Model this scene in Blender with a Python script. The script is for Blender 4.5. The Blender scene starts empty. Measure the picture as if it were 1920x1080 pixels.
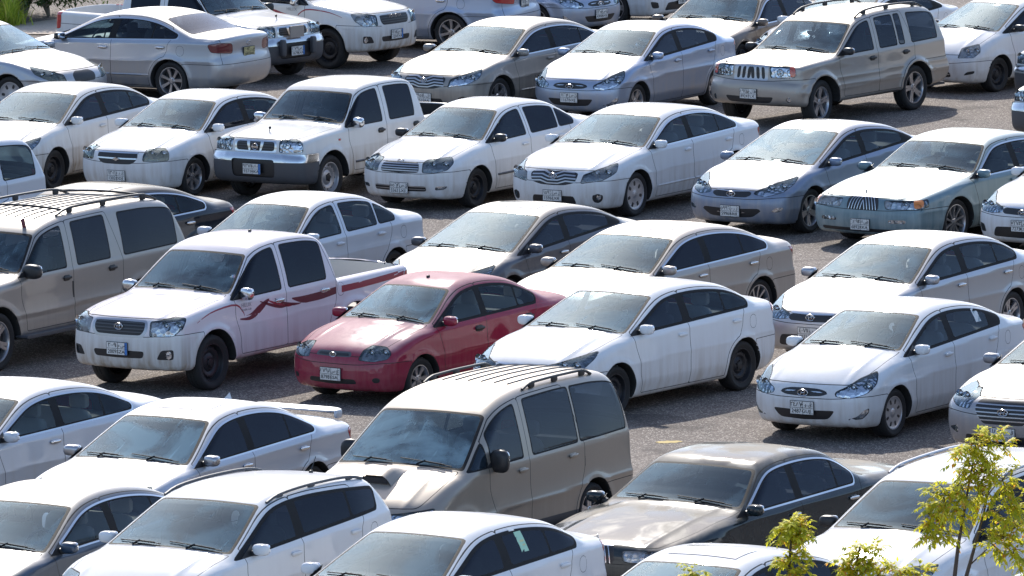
import bpy, bmesh, math, random
import numpy as np
from mathutils import Vector, Matrix, Euler
R = math.radians
sc = bpy.context.scene
# ------------------------------------------------------------------ camera
PITCH, ROLL, HC, FPX = 7.302, -0.897, 14.740, 15714.7
cam = bpy.data.objects.new('camera', bpy.data.cameras.new('camera')); sc.collection.objects.link(cam)
cam.data.sensor_width = 36.; cam.data.lens = 36. * FPX / 1920.; cam.data.clip_start = 1.; cam.data.clip_end = 3000.
cam.matrix_world = Matrix.Translation((0, 0, HC)) @ Matrix.Rotation(R(90 - PITCH), 4, 'X') @ Matrix.Rotation(R(ROLL), 4, 'Z')
sc.camera = cam
# ------------------------------------------------------------------ sky, sun, exposure
SUN_EL, SUN_AZ = 38., -6.          # the sun stands behind the car park, a little left of the view axis
w = bpy.data.worlds.new('World'); sc.world = w; w.use_nodes = True
nt = w.node_tree; bg = nt.nodes['Background']
sky = nt.nodes.new('ShaderNodeTexSky'); sky.sky_type = 'NISHITA'; sky.sun_disc = False
sky.sun_elevation = R(SUN_EL); sky.sun_rotation = R(SUN_AZ); sky.air_density = .85; sky.dust_density = 1.0; sky.ozone_density = 1.0
nt.links.new(sky.outputs[0], bg.inputs[0]); bg.inputs[1].default_value = .135
sun = bpy.data.lights.new('sun', 'SUN'); sun.energy = 2.8; sun.angle = R(.53); sun.color = (1., .95, .87)
so = bpy.data.objects.new('sun', sun); sc.collection.objects.link(so)
sd = Vector((math.sin(R(SUN_AZ)) * math.cos(R(SUN_EL)), math.cos(R(SUN_AZ)) * math.cos(R(SUN_EL)), math.sin(R(SUN_EL))))
so.rotation_euler = sd.to_track_quat('Z', 'Y').to_euler(); so.location = (0, 100, 60)
sc.view_settings.view_transform = 'Standard'; sc.view_settings.look = 'None'; sc.view_settings.exposure = 1.0; sc.view_settings.gamma = 1
sc.view_settings.use_curve_mapping = False
sc.cycles.max_bounces = 8; sc.cycles.transparent_max_bounces = 16; sc.cycles.glossy_bounces = 3; sc.cycles.diffuse_bounces = 3
sc.cycles.caustics_reflective = False; sc.cycles.caustics_refractive = False; sc.cycles.use_denoising = True
def at(px, py, Y=None, z=0.):
    """world point seen at photo pixel (px,py): on height z, or at distance Y"""
    x, y = (px - 960) / FPX, (py - 540) / FPX
    r = R(ROLL); c, s = math.cos(r), math.sin(r); x, y = c * x + s * y, -s * x + c * y; y = -y
    p = R(PITCH); d = Vector((x, math.cos(p) + y * math.sin(p), -math.sin(p) + y * math.cos(p)))
    t = Y / d.y if Y else (z - HC) / d.z
    return Vector((0, 0, HC)) + d * t
col = sc.collection
def tag(o, label=None, cat=None, group=None, kind=None):
    if label: o['label'] = label
    if cat: o['category'] = cat
    if group: o['group'] = group
    if kind: o['kind'] = kind
    return o
def link(name, me, parent=None, mats=None):
    o = bpy.data.objects.new(name, me); col.objects.link(o)
    if parent: o.parent = parent
    if mats:
        for i, m in enumerate(mats):
            if m is None: continue
            o.material_slots[i].link = 'OBJECT'; o.material_slots[i].material = m
    return o
# ------------------------------------------------------------------ materials
def newmat(name):
    m = bpy.data.materials.new(name); m.use_nodes = True; n = m.node_tree.nodes; return m, m.node_tree, n['Principled BSDF'], n['Material Output']
def nd(nt, t, ins=None, **k):
    n = nt.nodes.new(t)
    for a, b in k.items(): setattr(n, a, b)
    for a, b in (ins or {}).items():
        if isinstance(b, bpy.types.NodeSocket): nt.links.new(b, n.inputs[a])
        else: n.inputs[a].default_value = b
    return n
def maprange(nt, v, a, b, c=0., d=1.):
    n = nd(nt, 'ShaderNodeMapRange', {0: v, 1: a, 2: b, 3: c, 4: d}); n.interpolation_type = 'SMOOTHSTEP'; return n.outputs[0]
def mul(nt, a, b, op='MULTIPLY', clamp=False):
    n = nd(nt, 'ShaderNodeMath', {0: a, 1: b}, operation=op); n.use_clamp = clamp; return n.outputs[0]
def mixc(nt, f, a, b):
    n = nt.nodes.new('ShaderNodeMix'); n.data_type = 'RGBA'
    for i, v in ((0, f), (6, a), (7, b)):
        if isinstance(v, bpy.types.NodeSocket): nt.links.new(v, n.inputs[i])
        else: n.inputs[i].default_value = (*v, 1) if isinstance(v, tuple) and len(v) == 3 else v
    return n.outputs[2]
DUST = (.50, .44, .36)
MT = {}
def simple(name, c, rough=.5, metal=0., **k):
    if name in MT: return MT[name]
    m, nt, p, o = newmat(name); p.inputs['Base Color'].default_value = (*c, 1); p.inputs['Roughness'].default_value = rough; p.inputs['Metallic'].default_value = metal
    for a, b in k.items(): p.inputs[a.replace('_', ' ')].default_value = b
    MT[name] = m; return m
def paint(name, c, metal=0., top=.5, low=.5, coat=.8, rough=.45, tone=None, blotch=0., crough=.22):
    """car paint under a film of dust: dust lies on faces that look up and on the lower flanks"""
    if name in MT: return MT[name]
    m, nt, p, o = newmat(name)
    tc = nd(nt, 'ShaderNodeTexCoord').outputs['Object']; oi = nd(nt, 'ShaderNodeObjectInfo').outputs['Random']
    g = nd(nt, 'ShaderNodeNewGeometry'); sx = nd(nt, 'ShaderNodeSeparateXYZ', {0: tc}); nz = nd(nt, 'ShaderNodeSeparateXYZ', {0: g.outputs['Normal']}).outputs[2]
    n1 = nd(nt, 'ShaderNodeTexNoise', {'Vector': tc, 'Scale': 2.2, 'Detail': 5., 'Roughness': .62}).outputs[0]
    mp = nd(nt, 'ShaderNodeMapping', {0: tc, 3: (7., 7., .55)}).outputs[0]
    n2 = nd(nt, 'ShaderNodeTexNoise', {'Vector': mp, 'Scale': 1.6, 'Detail': 4., 'Roughness': .6}).outputs[0]     # runs down the flanks
    up = maprange(nt, nz, .55, .98, 0., top); up = mul(nt, up, maprange(nt, n1, .25, .75, .55, 1.15))
    lo = mul(nt, maprange(nt, sx.outputs[2], .22, .95, low, low * .08), maprange(nt, n2, .3, .75, .35, 1.25))
    d = mul(nt, up, lo, 'ADD', True)
    base = (c[0], c[1], c[2])
    if blotch:
        nb = nd(nt, 'ShaderNodeTexNoise', {'Vector': tc, 'Scale': 1.9, 'Detail': 5., 'Distortion': .8}).outputs[0]
        d = mul(nt, d, maprange(nt, nb, .4, .62, 1 - blotch, 1.), 'MULTIPLY', True)
    cc = mixc(nt, d, base, tone or DUST)
    cc = mixc(nt, g.outputs['Backfacing'], cc, (.16, .155, .15))
    nt.links.new(cc, p.inputs['Base Color'])
    p.inputs['Metallic'].default_value = metal
    if metal:
        nt.links.new(mul(nt, mul(nt, mul(nt, d, -1., 'MULTIPLY'), 1., 'ADD'), metal, 'MULTIPLY', True), p.inputs['Metallic'])
    p.inputs['Roughness'].default_value = rough; p.inputs['Specular IOR Level'].default_value = .0 if metal < .3 else .3; p.inputs['Coat IOR'].default_value = 1.45
    clean = mul(nt, mul(nt, d, -1.25), 1., 'ADD', True); nt.links.new(mul(nt, mul(nt, mul(nt, mul(nt, g.outputs['Backfacing'], -1.), 1., 'ADD'), coat), clean), p.inputs['Coat Weight'])
    nt.links.new(maprange(nt, d, 0., .6, .04, crough), p.inputs['Coat Roughness'])
    bn = nd(nt, 'ShaderNodeTexNoise', {'Vector': tc, 'Scale': 3.5, 'Detail': 1.}).outputs[0]
    bp = nd(nt, 'ShaderNodeBump', {'Strength': .12, 'Distance': .02, 'Height': bn}); nt.links.new(bp.outputs[0], p.inputs['Coat Normal'])
    MT[name] = m; return m
def glass(name, tint, dirt_sky_haze=.15, rough=.02, dcol=(.40, .60, .70), wipe=False, fm=1.35, gc=(.72, .90, 1)):
    if name in MT: return MT[name]
    m, nt, p, o = newmat(name); nt.nodes.remove(p)
    tc = nd(nt, 'ShaderNodeTexCoord').outputs['Object']
    tr = nd(nt, 'ShaderNodeBsdfTransparent', {0: (*tint, 1)}).outputs[0]; gl = nd(nt, 'ShaderNodeBsdfGlossy', {0: (*gc, 1), 1: rough}).outputs[0]
    fr = mul(nt, nd(nt, 'ShaderNodeFresnel', {0: 1.5}).outputs[0], fm, 'MULTIPLY', True)
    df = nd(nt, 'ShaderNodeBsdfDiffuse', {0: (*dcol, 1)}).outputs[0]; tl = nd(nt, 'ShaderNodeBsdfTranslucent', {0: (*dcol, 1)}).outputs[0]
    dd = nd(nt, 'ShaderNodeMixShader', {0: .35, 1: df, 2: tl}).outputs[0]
    a = nd(nt, 'ShaderNodeMixShader', {0: fr, 1: tr, 2: gl}).outputs[0]
    oi = nd(nt, 'ShaderNodeObjectInfo').outputs['Random']; loc = nd(nt, 'ShaderNodeCombineXYZ', {0: mul(nt, oi, 37.), 1: mul(nt, oi, 11.)}).outputs[0]
    tv = nd(nt, 'ShaderNodeVectorMath', {0: tc, 1: loc}).outputs[0]
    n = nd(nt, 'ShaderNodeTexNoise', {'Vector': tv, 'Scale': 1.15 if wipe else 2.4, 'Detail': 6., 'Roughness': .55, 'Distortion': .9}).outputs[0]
    f = maprange(nt, n, .42, .64, dirt_sky_haze * .06, dirt_sky_haze * (3.2 if wipe else 1.5))  # on windscreens the broad bluish patches also paint in a sky reflection
    if wipe:      # smears left by the blades, with sun streaks painted in pale
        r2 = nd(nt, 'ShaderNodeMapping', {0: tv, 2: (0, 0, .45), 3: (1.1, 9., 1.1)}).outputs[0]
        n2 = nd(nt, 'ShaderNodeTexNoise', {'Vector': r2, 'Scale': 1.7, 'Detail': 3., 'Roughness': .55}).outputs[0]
        f = mul(nt, f, maprange(nt, n2, .60, .74, 0., dirt_sky_haze * 1.9), 'ADD', True)
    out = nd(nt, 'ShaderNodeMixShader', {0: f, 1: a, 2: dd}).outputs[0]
    nt.links.new(out, o.inputs[0]); MT[name] = m; return m
BLACK = simple('black_plastic', (.018, .018, .02), .45); SEAL = simple('rubber_seal', (.012, .012, .013), .7, Specular_IOR_Level=.25); GAP = simple('panel_gap', (.02, .02, .02), .9)
CHROME = simple('chrome', (.60, .61, .63), .2, 1.); SILVERP = simple('silver_plastic', (.42, .42, .44), .3, .8); DARKP = simple('grey_plastic', (.07, .072, .08), .5)
TYRE = simple('tyre_rubber', (.022, .021, .021), .8); STEELB = simple('black_steel', (.03, .03, .034), .45, .4); ALLOY = simple('alloy', (.50, .50, .52), .3, .85); CAP = simple('silver_hubcap', (.46, .46, .48), .38, .6)
def reflector(name, c, rough, metal):
    m = simple(name, c, rough, metal); nt = m.node_tree; v = nd(nt, 'ShaderNodeTexVoronoi', {'Vector': nd(nt, 'ShaderNodeTexCoord').outputs['Object'], 'Scale': 17.}); bp = nd(nt, 'ShaderNodeBump', {'Strength': .55, 'Distance': .02, 'Height': v.outputs['Distance']}); nt.links.new(bp.outputs[0], nt.nodes['Principled BSDF'].inputs['Normal']); return m
AMBER = simple('amber_lens', (.75, .22, .03), .15, Coat_Weight=1.); REDL = simple('red_lens', (.42, .015, .02), .12, Coat_Weight=1.); REDA = simple('red_orange_lens', (.55, .08, .04), .15, Coat_Weight=1.)
REFL = reflector('lamp_reflector', (.74, .75, .78), .18, .9); DREFL = reflector('dark_lamp_housing', (.34, .34, .35), .25, .7)
LENS = glass('lamp_lens', (.92, .93, .95), .04); LENSY = glass('yellowed_lamp_lens', (.8, .78, .66), .42, .08, (.62, .58, .46)); LENSD = glass('hazy_lamp_lens', (.8, .8, .8), .30, .06, (.6, .6, .6))
PLW = simple('plate_white', (.72, .71, .68), .5); PLB = simple('plate_ink', (.02, .02, .02), .6); PLBLUE = simple('plate_blue', (.05, .20, .55), .5)
MIRG = simple('mirror_glass', (.8, .82, .85), .03, 1.)
INT = {'grey': simple('grey_cloth', (.26, .26, .27), .9), 'beige': simple('beige_cloth', (.44, .42, .38), .9), 'dark': simple('dark_cloth', (.07, .07, .075), .85)}
DASH = {'grey': simple('grey_dash', (.24, .25, .26), .6), 'beige': simple('pale_dash', (.42, .44, .45), .7), 'dark': simple('dark_dash', (.06, .06, .065), .6)}
# ------------------------------------------------------------------ mesh helpers
def mesh_from(name, V, T, N=None, mi=None, mats=(), smooth=True):
    me = bpy.data.meshes.new(name); V = np.asarray(V, np.float32); T = np.asarray(T, np.int32)
    me.vertices.add(len(V)); me.vertices.foreach_set('co', V.ravel())
    k = T.shape[1]; me.loops.add(T.size); me.loops.foreach_set('vertex_index', T.ravel())
    me.polygons.add(len(T)); me.polygons.foreach_set('loop_start', np.arange(0, T.size, k, dtype=np.int32)); me.polygons.foreach_set('loop_total', np.full(len(T), k, np.int32))
    if mi is not None: me.polygons.foreach_set('material_index', np.asarray(mi, np.int32))
    me.polygons.foreach_set('use_smooth', np.full(len(T), smooth, bool))
    for m in mats: me.materials.append(m)
    me.update(calc_edges=True)
    if N is not None: me.normals_split_custom_set_from_vertices([tuple(n) for n in np.asarray(N)])
    return me
class MB:
    """collects rounded boxes, tubes and lathes; build() links them as one mesh object"""
    def __init__(s): s.v = []; s.f = []; s.m = []; s.cur = 0
    def add(s, V, F):
        o = len(s.v); s.v += [tuple(map(float, p)) for p in V]; s.f += [tuple(int(i) + o for i in f) for f in F]; s.m += [s.cur] * len(F)
    def grid(s, P, nu, nv, cu=False, cv=False):
        F = []
        for i in range(nu - (0 if cu else 1)):
            for j in range(nv - (0 if cv else 1)):
                a = i * nv + j; b = ((i + 1) % nu) * nv + j; F.append((a, b, ((i + 1) % nu) * nv + (j + 1) % nv, i * nv + (j + 1) % nv))
        s.add(P, F)
    def sbox(s, c, d, e=.3, rot=None, nu=14, nv=9):
        """superellipsoid: a box with soft edges; d half sizes"""
        P = []
        sp = lambda v, k: math.copysign(abs(v) ** k, v)
        for i in range(nu):
            u = 2 * math.pi * i / nu
            for j in range(nv):
                v = -math.pi / 2 + math.pi * j / (nv - 1)
                q = Vector((d[0] * sp(math.cos(v), e) * sp(math.cos(u), e), d[1] * sp(math.cos(v), e) * sp(math.sin(u), e), d[2] * sp(math.sin(v), e)))
                if rot: q = rot @ q
                P.append(q + Vector(c))
        s.grid(P, nu, nv, True)
    def box(s, c, d, rot=None):
        P = [Vector((x * d[0], y * d[1], z * d[2])) for x in (-1, 1) for y in (-1, 1) for z in (-1, 1)]
        P = [(rot @ p if rot else p) + Vector(c) for p in P]
        s.add(P, [(0, 1, 3, 2), (4, 6, 7, 5), (0, 4, 5, 1), (2, 3, 7, 6), (0, 2, 6, 4), (1, 5, 7, 3)])
    def tube(s, pts, r, n=7, cap=True):
        pts = [Vector(p) for p in pts]; rr = r if isinstance(r, (list, tuple)) else [r] * len(pts); P = []
        for i, p in enumerate(pts):
            t = (pts[min(i + 1, len(pts) - 1)] - pts[max(i - 1, 0)]).normalized()
            a = t.cross(Vector((0, 0, 1)) if abs(t.z) < .9 else Vector((1, 0, 0))).normalized(); b = t.cross(a)
            for k in range(n):
                g = 2 * math.pi * k / n; P.append(p + a * rr[i] * math.cos(g) + b * rr[i] * math.sin(g))
        s.grid(P, len(pts), n, False, True)
        if cap:
            o = len(s.v) - len(P); s.f.append(tuple(o + k for k in range(n))[::-1]); s.f.append(tuple(o + (len(pts) - 1) * n + k for k in range(n))); s.m += [s.cur] * 2
    def lathe(s, prof, n=32, c=(0, 0, 0), a0=0.):
        """profile of (radius, y) turned about the y axis"""
        P = []
        for i in range(n):
            g = 2 * math.pi * i / n + a0
            for r_, y in prof: P.append((c[0] + r_ * math.cos(g), c[1] + y, c[2] + r_ * math.sin(g)))
        s.grid(P, n, len(prof), True)
    def mesh(s, name, mats, angle=40):
        me = bpy.data.meshes.new(name); me.from_pydata(s.v, [], s.f)
        for m in mats: me.materials.append(m)
        me.polygons.foreach_set('material_index', s.m); me.update()
        bm = bmesh.new(); bm.from_mesh(me); bmesh.ops.recalc_face_normals(bm, faces=bm.faces); bm.to_mesh(me); bm.free()
        me.polygons.foreach_set('use_smooth', [True] * len(me.polygons)); me.set_sharp_from_angle(angle=R(angle)); return me
# ---------------------------------------------------------------- vehicle shape library (numpy)
def chaikin(P, n=3, r=.10):
    P = np.array(P, float)
    for _ in range(n):
        A, B = P, np.roll(P, -1, 0)
        d = np.linalg.norm(B - A, axis=1, keepdims=True)
        t = np.minimum(.25, r / np.maximum(d, 1e-6))
        P = np.stack([A + t * (B - A), B - t * (B - A)], 1).reshape(-1, 2)
    return P
def poly_sdf(px, pz, V):
    px = np.asarray(px, np.float32); pz = np.asarray(pz, np.float32)
    d = np.full(px.shape, 1e9, np.float32); s = np.ones(px.shape, bool)
    n = len(V)
    for i in range(n):
        ax, az = V[i]; bx, bz = V[(i + 1) % n]
        ex, ez = bx - ax, bz - az; L = ex * ex + ez * ez
        if L < 1e-12: continue
        wx, wz = px - ax, pz - az
        t = np.clip((wx * ex + wz * ez) / L, 0, 1)
        d = np.minimum(d, (wx - ex * t) ** 2 + (wz - ez * t) ** 2)
        c = ((az <= pz) & (bz > pz)) | ((bz <= pz) & (az > pz))
        if ez != 0:
            s ^= c & (wx < wz * ex / ez)
    return np.where(s, 1, -1) * np.sqrt(d)
def smax(a, b, k):
    h = np.maximum(k - np.abs(a - b), 0) / k
    return np.maximum(a, b) + h * h * k * .25
def sstep(x, a, b):
    t = np.clip((x - a) / (b - a), 0, 1); return t * t * (3 - 2 * t)

class Shape:
    """A vehicle body as a smooth implicit solid: side silhouette x plan taper x cross-section."""
    def __init__(s, **k):
        s.bed = None; s.m = .10; s.tum = .40; s.curve = .30; s.rf = .10; s.sh = .03; s.flare = .012
        s.noseb = (.10, .20); s.rearb = (.07, .15); s.wsb = .10; s.crown = .055; s.Ra = None; s.dxa = 0; s.sill = .24
        s.crease = [(.62, .010)]; s.taper = (.10, .07); s.bodyB = 0; s.chromering = None; s.molding = 0; s.running = 0; s.cladding = 0; s.bumper2 = None; s.emb = None; s.ops = []
        for a, b in k.items(): setattr(s, a, b)
        s.hw = s.W / 2
        if s.Ra is None: s.Ra = s.R + .045
        s.nose = max(p[0] for p in s.prof); s.tail = min(p[0] for p in s.prof)
        s.poly = chaikin(s.prof)
        s.gx = np.arange(s.tail - .5, s.nose + .9, .015); s.gz = np.arange(-.3, s.H + .4, .015)
        GX, GZ = np.meshgrid(s.gx, s.gz, indexing='ij')
        s.G = poly_sdf(GX, GZ, s.poly)
        # top line
        s.tx = np.arange(s.tail + .02, s.nose - .02, .02)
        tz = []
        for x in s.tx:
            zz = []
            for i in range(len(s.poly)):
                a = s.poly[i]; b = s.poly[(i + 1) % len(s.poly)]
                if (a[0] - x) * (b[0] - x) <= 0 and a[0] != b[0]:
                    zz.append(a[1] + (b[1] - a[1]) * (x - a[0]) / (b[0] - a[0]))
            tz.append(max(zz) if zz else .5)
        s.tz = np.array(tz)
    def top(s, x): return np.interp(x, s.tx, s.tz)
    def belt(s, x): return np.interp(x, [s.beltp[1][0], s.beltp[0][0]], [s.beltp[1][1], s.beltp[0][1]])
    def side2d(s, x, z):
        i = np.clip((x - s.gx[0]) / .015, 0, len(s.gx) - 1.001); j = np.clip((z - s.gz[0]) / .015, 0, len(s.gz) - 1.001)
        a = i.astype(np.int32); b = j.astype(np.int32); u = i - a; v = j - b
        G = s.G
        return (G[a, b] * (1 - u) + G[a + 1, b] * u) * (1 - v) + (G[a, b + 1] * (1 - u) + G[a + 1, b + 1] * u) * v
    def Ws(s, x, z):
        w = s.hw - s.taper[0] * sstep(x, .15, s.nose + .05) ** 1.0 * .8 - s.taper[1] * sstep(-x, s.wb - .1, -s.tail + .05)
        zb = s.belt(x)
        w = w - .05 * sstep(.42 - z, 0, .24) - .012 * sstep(z, .60, .9)
        for cz, ca in s.crease:
            t = z - cz - .02 * np.clip(-x, 0, 3) * (1 if cz > .5 else 0)
            w = w + ca * np.exp(-np.abs(t) / .05)
        h = np.maximum(z - zb, 0)
        w = w - s.sh * sstep(z, zb - .05, zb + .02) - s.tum * h - s.curve * h * h
        for cx in (0., -s.wb):
            r = np.sqrt((x - cx) ** 2 + (z - s.R) ** 2)
            w = w + s.flare * np.exp(-((r - s.Ra - .02) / .05) ** 2)
        return w
    def xp(s, x, y):
        a = np.clip(np.abs(y) / s.hw, 0, 1.1); a2 = a * a; a5 = a2 * a2 * a
        f = sstep(x, s.cowl[0] - .6, s.cowl[0] + .5); fr = sstep(x, .15, s.nose - .05)
        mid = (s.hdr[0] + s.rhdr[0]) / 2
        wsx = sstep(x, mid - .1, s.hdr[0] + .1)
        r = sstep(-x, -mid - .1, -s.rhdr[0] + .3); rr = sstep(-x, s.wb + .1, -s.tail - .05)
        return x + a2 * (s.wsb * wsx * (1 - fr) + s.noseb[0] * fr) + a5 * s.noseb[1] * fr - a2 * s.rearb[0] * r - a5 * s.rearb[1] * rr
    def F(s, x, y, z, arch=True):
        ay = np.abs(y); a = np.clip(ay / s.hw, 0, 1.1)
        X = s.xp(x, y)
        Z = z + s.crown * a * a * sstep(z, .45, .75)
        Z = Z - .008 * np.exp(-((a - .60) / .045) ** 2) * sstep(x, s.cowl[0] - .05, s.cowl[0] + .15)
        sd = s.side2d(X, Z)
        w = s.Ws(x, z)
        # soften the slope metric of the tumblehome
        d = (ay - w) / np.where(z > s.belt(x), np.sqrt(1 + (s.tum + 2 * s.curve * np.maximum(z - s.belt(x), 0)) ** 2), 1)
        f = smax(sd, d, s.rf)
        if s.bed:
            x0, x1, yb, z0 = s.bed
            b = np.maximum(np.maximum(x0 - x, x - x1), np.maximum(ay - yb, z0 - z))
            f = smax(f, -b, .02)
        if not arch: return f
        for cx in (0. + s.dxa, -s.wb):
            r = np.sqrt((x - cx) ** 2 + (z - s.R) ** 2) - s.Ra
            c = np.maximum(r, (s.hw - .30) - ay)
            f = np.maximum(f, -c)
        return f
    def grad(s, P, e=.004, arch=True):
        x, y, z = P.T; a = arch
        g = np.stack([s.F(x + e, y, z, a) - s.F(x - e, y, z, a), s.F(x, y + e, z, a) - s.F(x, y - e, z, a), s.F(x, y, z + e, a) - s.F(x, y, z - e, a)], 1) / (2 * e)
        return g
    def mesh(s, h):
        xs = np.arange(s.tail - .06, s.nose + .08, h); ny = int((s.hw + .08) / h) + 2
        ys = (np.arange(ny) - .5) * h; zs = np.arange(.08, s.H + .08, h)
        X, Y, Z = np.meshgrid(xs, ys, zs, indexing='ij')
        f = s.F(X.ravel(), Y.ravel(), Z.ravel()).reshape(X.shape)
        f = np.where(f == 0, 1e-6, f); S = f < 0
        nx, nyy, nz = f.shape
        cs = np.zeros((nx - 1, nyy - 1, nz - 1, 3)); cn = np.zeros((nx - 1, nyy - 1, nz - 1))
        for ax in range(3):
            sl0 = [slice(None)] * 3; sl1 = [slice(None)] * 3; sl0[ax] = slice(0, -1); sl1[ax] = slice(1, None)
            a = f[tuple(sl0)]; b = f[tuple(sl1)]; cr = (a < 0) != (b < 0)
            t = np.where(cr, a / np.where(cr, a - b, 1), 0)
            o = [k for k in range(3) if k != ax]
            for d0 in (0, 1):
                for d1 in (0, 1):
                    sl = [slice(None)] * 3
                    sl[o[0]] = slice(d0, f.shape[o[0]] - 1 + d0); sl[o[1]] = slice(d1, f.shape[o[1]] - 1 + d1)
                    c = cr[tuple(sl)]; tt = t[tuple(sl)]
                    cn += c; cs[..., ax] += np.where(c, tt, 0); cs[..., o[0]] += np.where(c, d0, 0); cs[..., o[1]] += np.where(c, d1, 0)
        act = cn > 0; idx = -np.ones(act.shape, int); idx[act] = np.arange(act.sum())
        I = np.argwhere(act); off = cs[act] / cn[act][:, None]
        V = np.stack([xs[0] + (I[:, 0] + off[:, 0]) * h, ys[0] + (I[:, 1] + off[:, 1]) * h, zs[0] + (I[:, 2] + off[:, 2]) * h], 1)
        cen = I[:, 1] == 0
        V[cen, 1] = 0
        Q = []
        for ax in range(3):
            o = [(ax + 1) % 3, (ax + 2) % 3]
            sl0 = [slice(None)] * 3; sl1 = [slice(None)] * 3; sl0[ax] = slice(0, -1); sl1[ax] = slice(1, None)
            cr = S[tuple(sl0)] != S[tuple(sl1)]
            E = np.argwhere(cr); ok = (E[:, o[0]] > 0) & (E[:, o[1]] > 0) & (E[:, o[0]] < f.shape[o[0]] - 1) & (E[:, o[1]] < f.shape[o[1]] - 1)
            if ax != 1: ok &= E[:, 1] >= 1
            E = E[ok]
            def vi(a, b):
                J = E.copy(); J[:, o[0]] -= a; J[:, o[1]] -= b; return idx[J[:, 0], J[:, 1], J[:, 2]]
            q = np.stack([vi(1, 1), vi(0, 1), vi(0, 0), vi(1, 0)], 1)
            ins = S[tuple(sl0)][E[:, 0], E[:, 1], E[:, 2]]
            q[~ins] = q[~ins][:, ::-1]; Q.append(q)
        Q = np.concatenate(Q); Q = Q[(Q >= 0).all(1)]
        for it in range(3):
            g = s.grad(V); fv = s.F(*V.T)
            st = fv[:, None] * g / np.maximum((g * g).sum(1), .3)[:, None]
            st = np.clip(st, -h * .5, h * .5); V = V - st; V[cen, 1] = 0
        # wheel-arch lips: pull the nearest vertices onto the crease itself
        lips = np.zeros(len(V), bool)
        for cx in (0. + s.dxa, -s.wb):
            dx, dz = V[:, 0] - cx, V[:, 2] - s.R; r = np.sqrt(dx * dx + dz * dz)
            m = (np.abs(r - s.Ra) < .62 * h) & (s.F(*V.T, False) > -.62 * h) & (V[:, 1] > s.hw - .22) & (dz > -s.R + .20)
            V[m, 0] = cx + dx[m] / r[m] * s.Ra; V[m, 2] = s.R + dz[m] / r[m] * s.Ra; lips |= m
        for it in range(4):
            if lips.any():
                P = V[lips]; fv = s.F(*P.T, False); e = .004; gy = (s.F(P[:, 0], P[:, 1] + e, P[:, 2], False) - s.F(P[:, 0], P[:, 1] - e, P[:, 2], False)) / (2 * e)
                V[lips, 1] -= np.clip(fv / np.maximum(gy, .3), -.02, .02)
        N = s.grad(V)
        if lips.any(): N[lips] = s.grad(V[lips], .004, False)
        N[cen, 1] = 0; N /= np.maximum(np.linalg.norm(N, axis=1), 1e-6)[:, None]
        # split quads on the shorter diagonal
        d1 = np.linalg.norm(V[Q[:, 0]] - V[Q[:, 2]], axis=1); d2 = np.linalg.norm(V[Q[:, 1]] - V[Q[:, 3]], axis=1)
        A = np.where((d1 < d2)[:, None, None], np.stack([Q[:, [0, 1, 2]], Q[:, [0, 2, 3]]], 1), np.stack([Q[:, [0, 1, 3]], Q[:, [1, 2, 3]]], 1))
        A = A.reshape(-1, 3); fn = np.cross(V[A[:, 1]] - V[A[:, 0]], V[A[:, 2]] - V[A[:, 0]]); fl = (fn * N[A].sum(1)).sum(1) < 0; A[fl] = A[fl][:, ::-1]
        return V, N, A
    def hitz(s, x, y, z0=2.3):
        z = np.arange(z0, .2, -.01); f = s.F(np.full(z.shape, x * 1.), np.full(z.shape, y * 1.), z)
        k = np.argmax(f < 0); return z[k] + .01 * f[k] / max(f[k - 1] - f[k], 1e-6) * -1 if k else z[0]
    def hity(s, x, z):
        y = np.arange(s.hw + .12, .1, -.005); f = s.F(np.full(y.shape, x * 1.), y, np.full(y.shape, z * 1.))
        return y[np.argmax(f < 0)]
    def hitx(s, y, z, sg=1):
        x = np.arange(s.nose + .1, -.3, -.005) if sg > 0 else np.arange(s.tail - .1, s.tail + 1, .005)
        f = s.F(x, np.full(x.shape, y * 1.), np.full(x.shape, z * 1.))
        return x[np.argmax(f < 0)]
    def wscorner(s, tp, sg):
        """windscreen corner: tp 1 top, 0 bottom"""
        x0 = s.hdr[0] if tp else s.cowl[0]
        y = s.hw - .1; x = x0
        for _ in range(30):
            z = s.hitz(x, y - .0); y = float(s.Ws(np.array([x]), np.array([z]))[0]) - .085; x = x0 - (float(s.xp(np.array([x]), np.array([y]))[0]) - x)
        return np.array([x, sg * y, s.hitz(x, y)])

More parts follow.
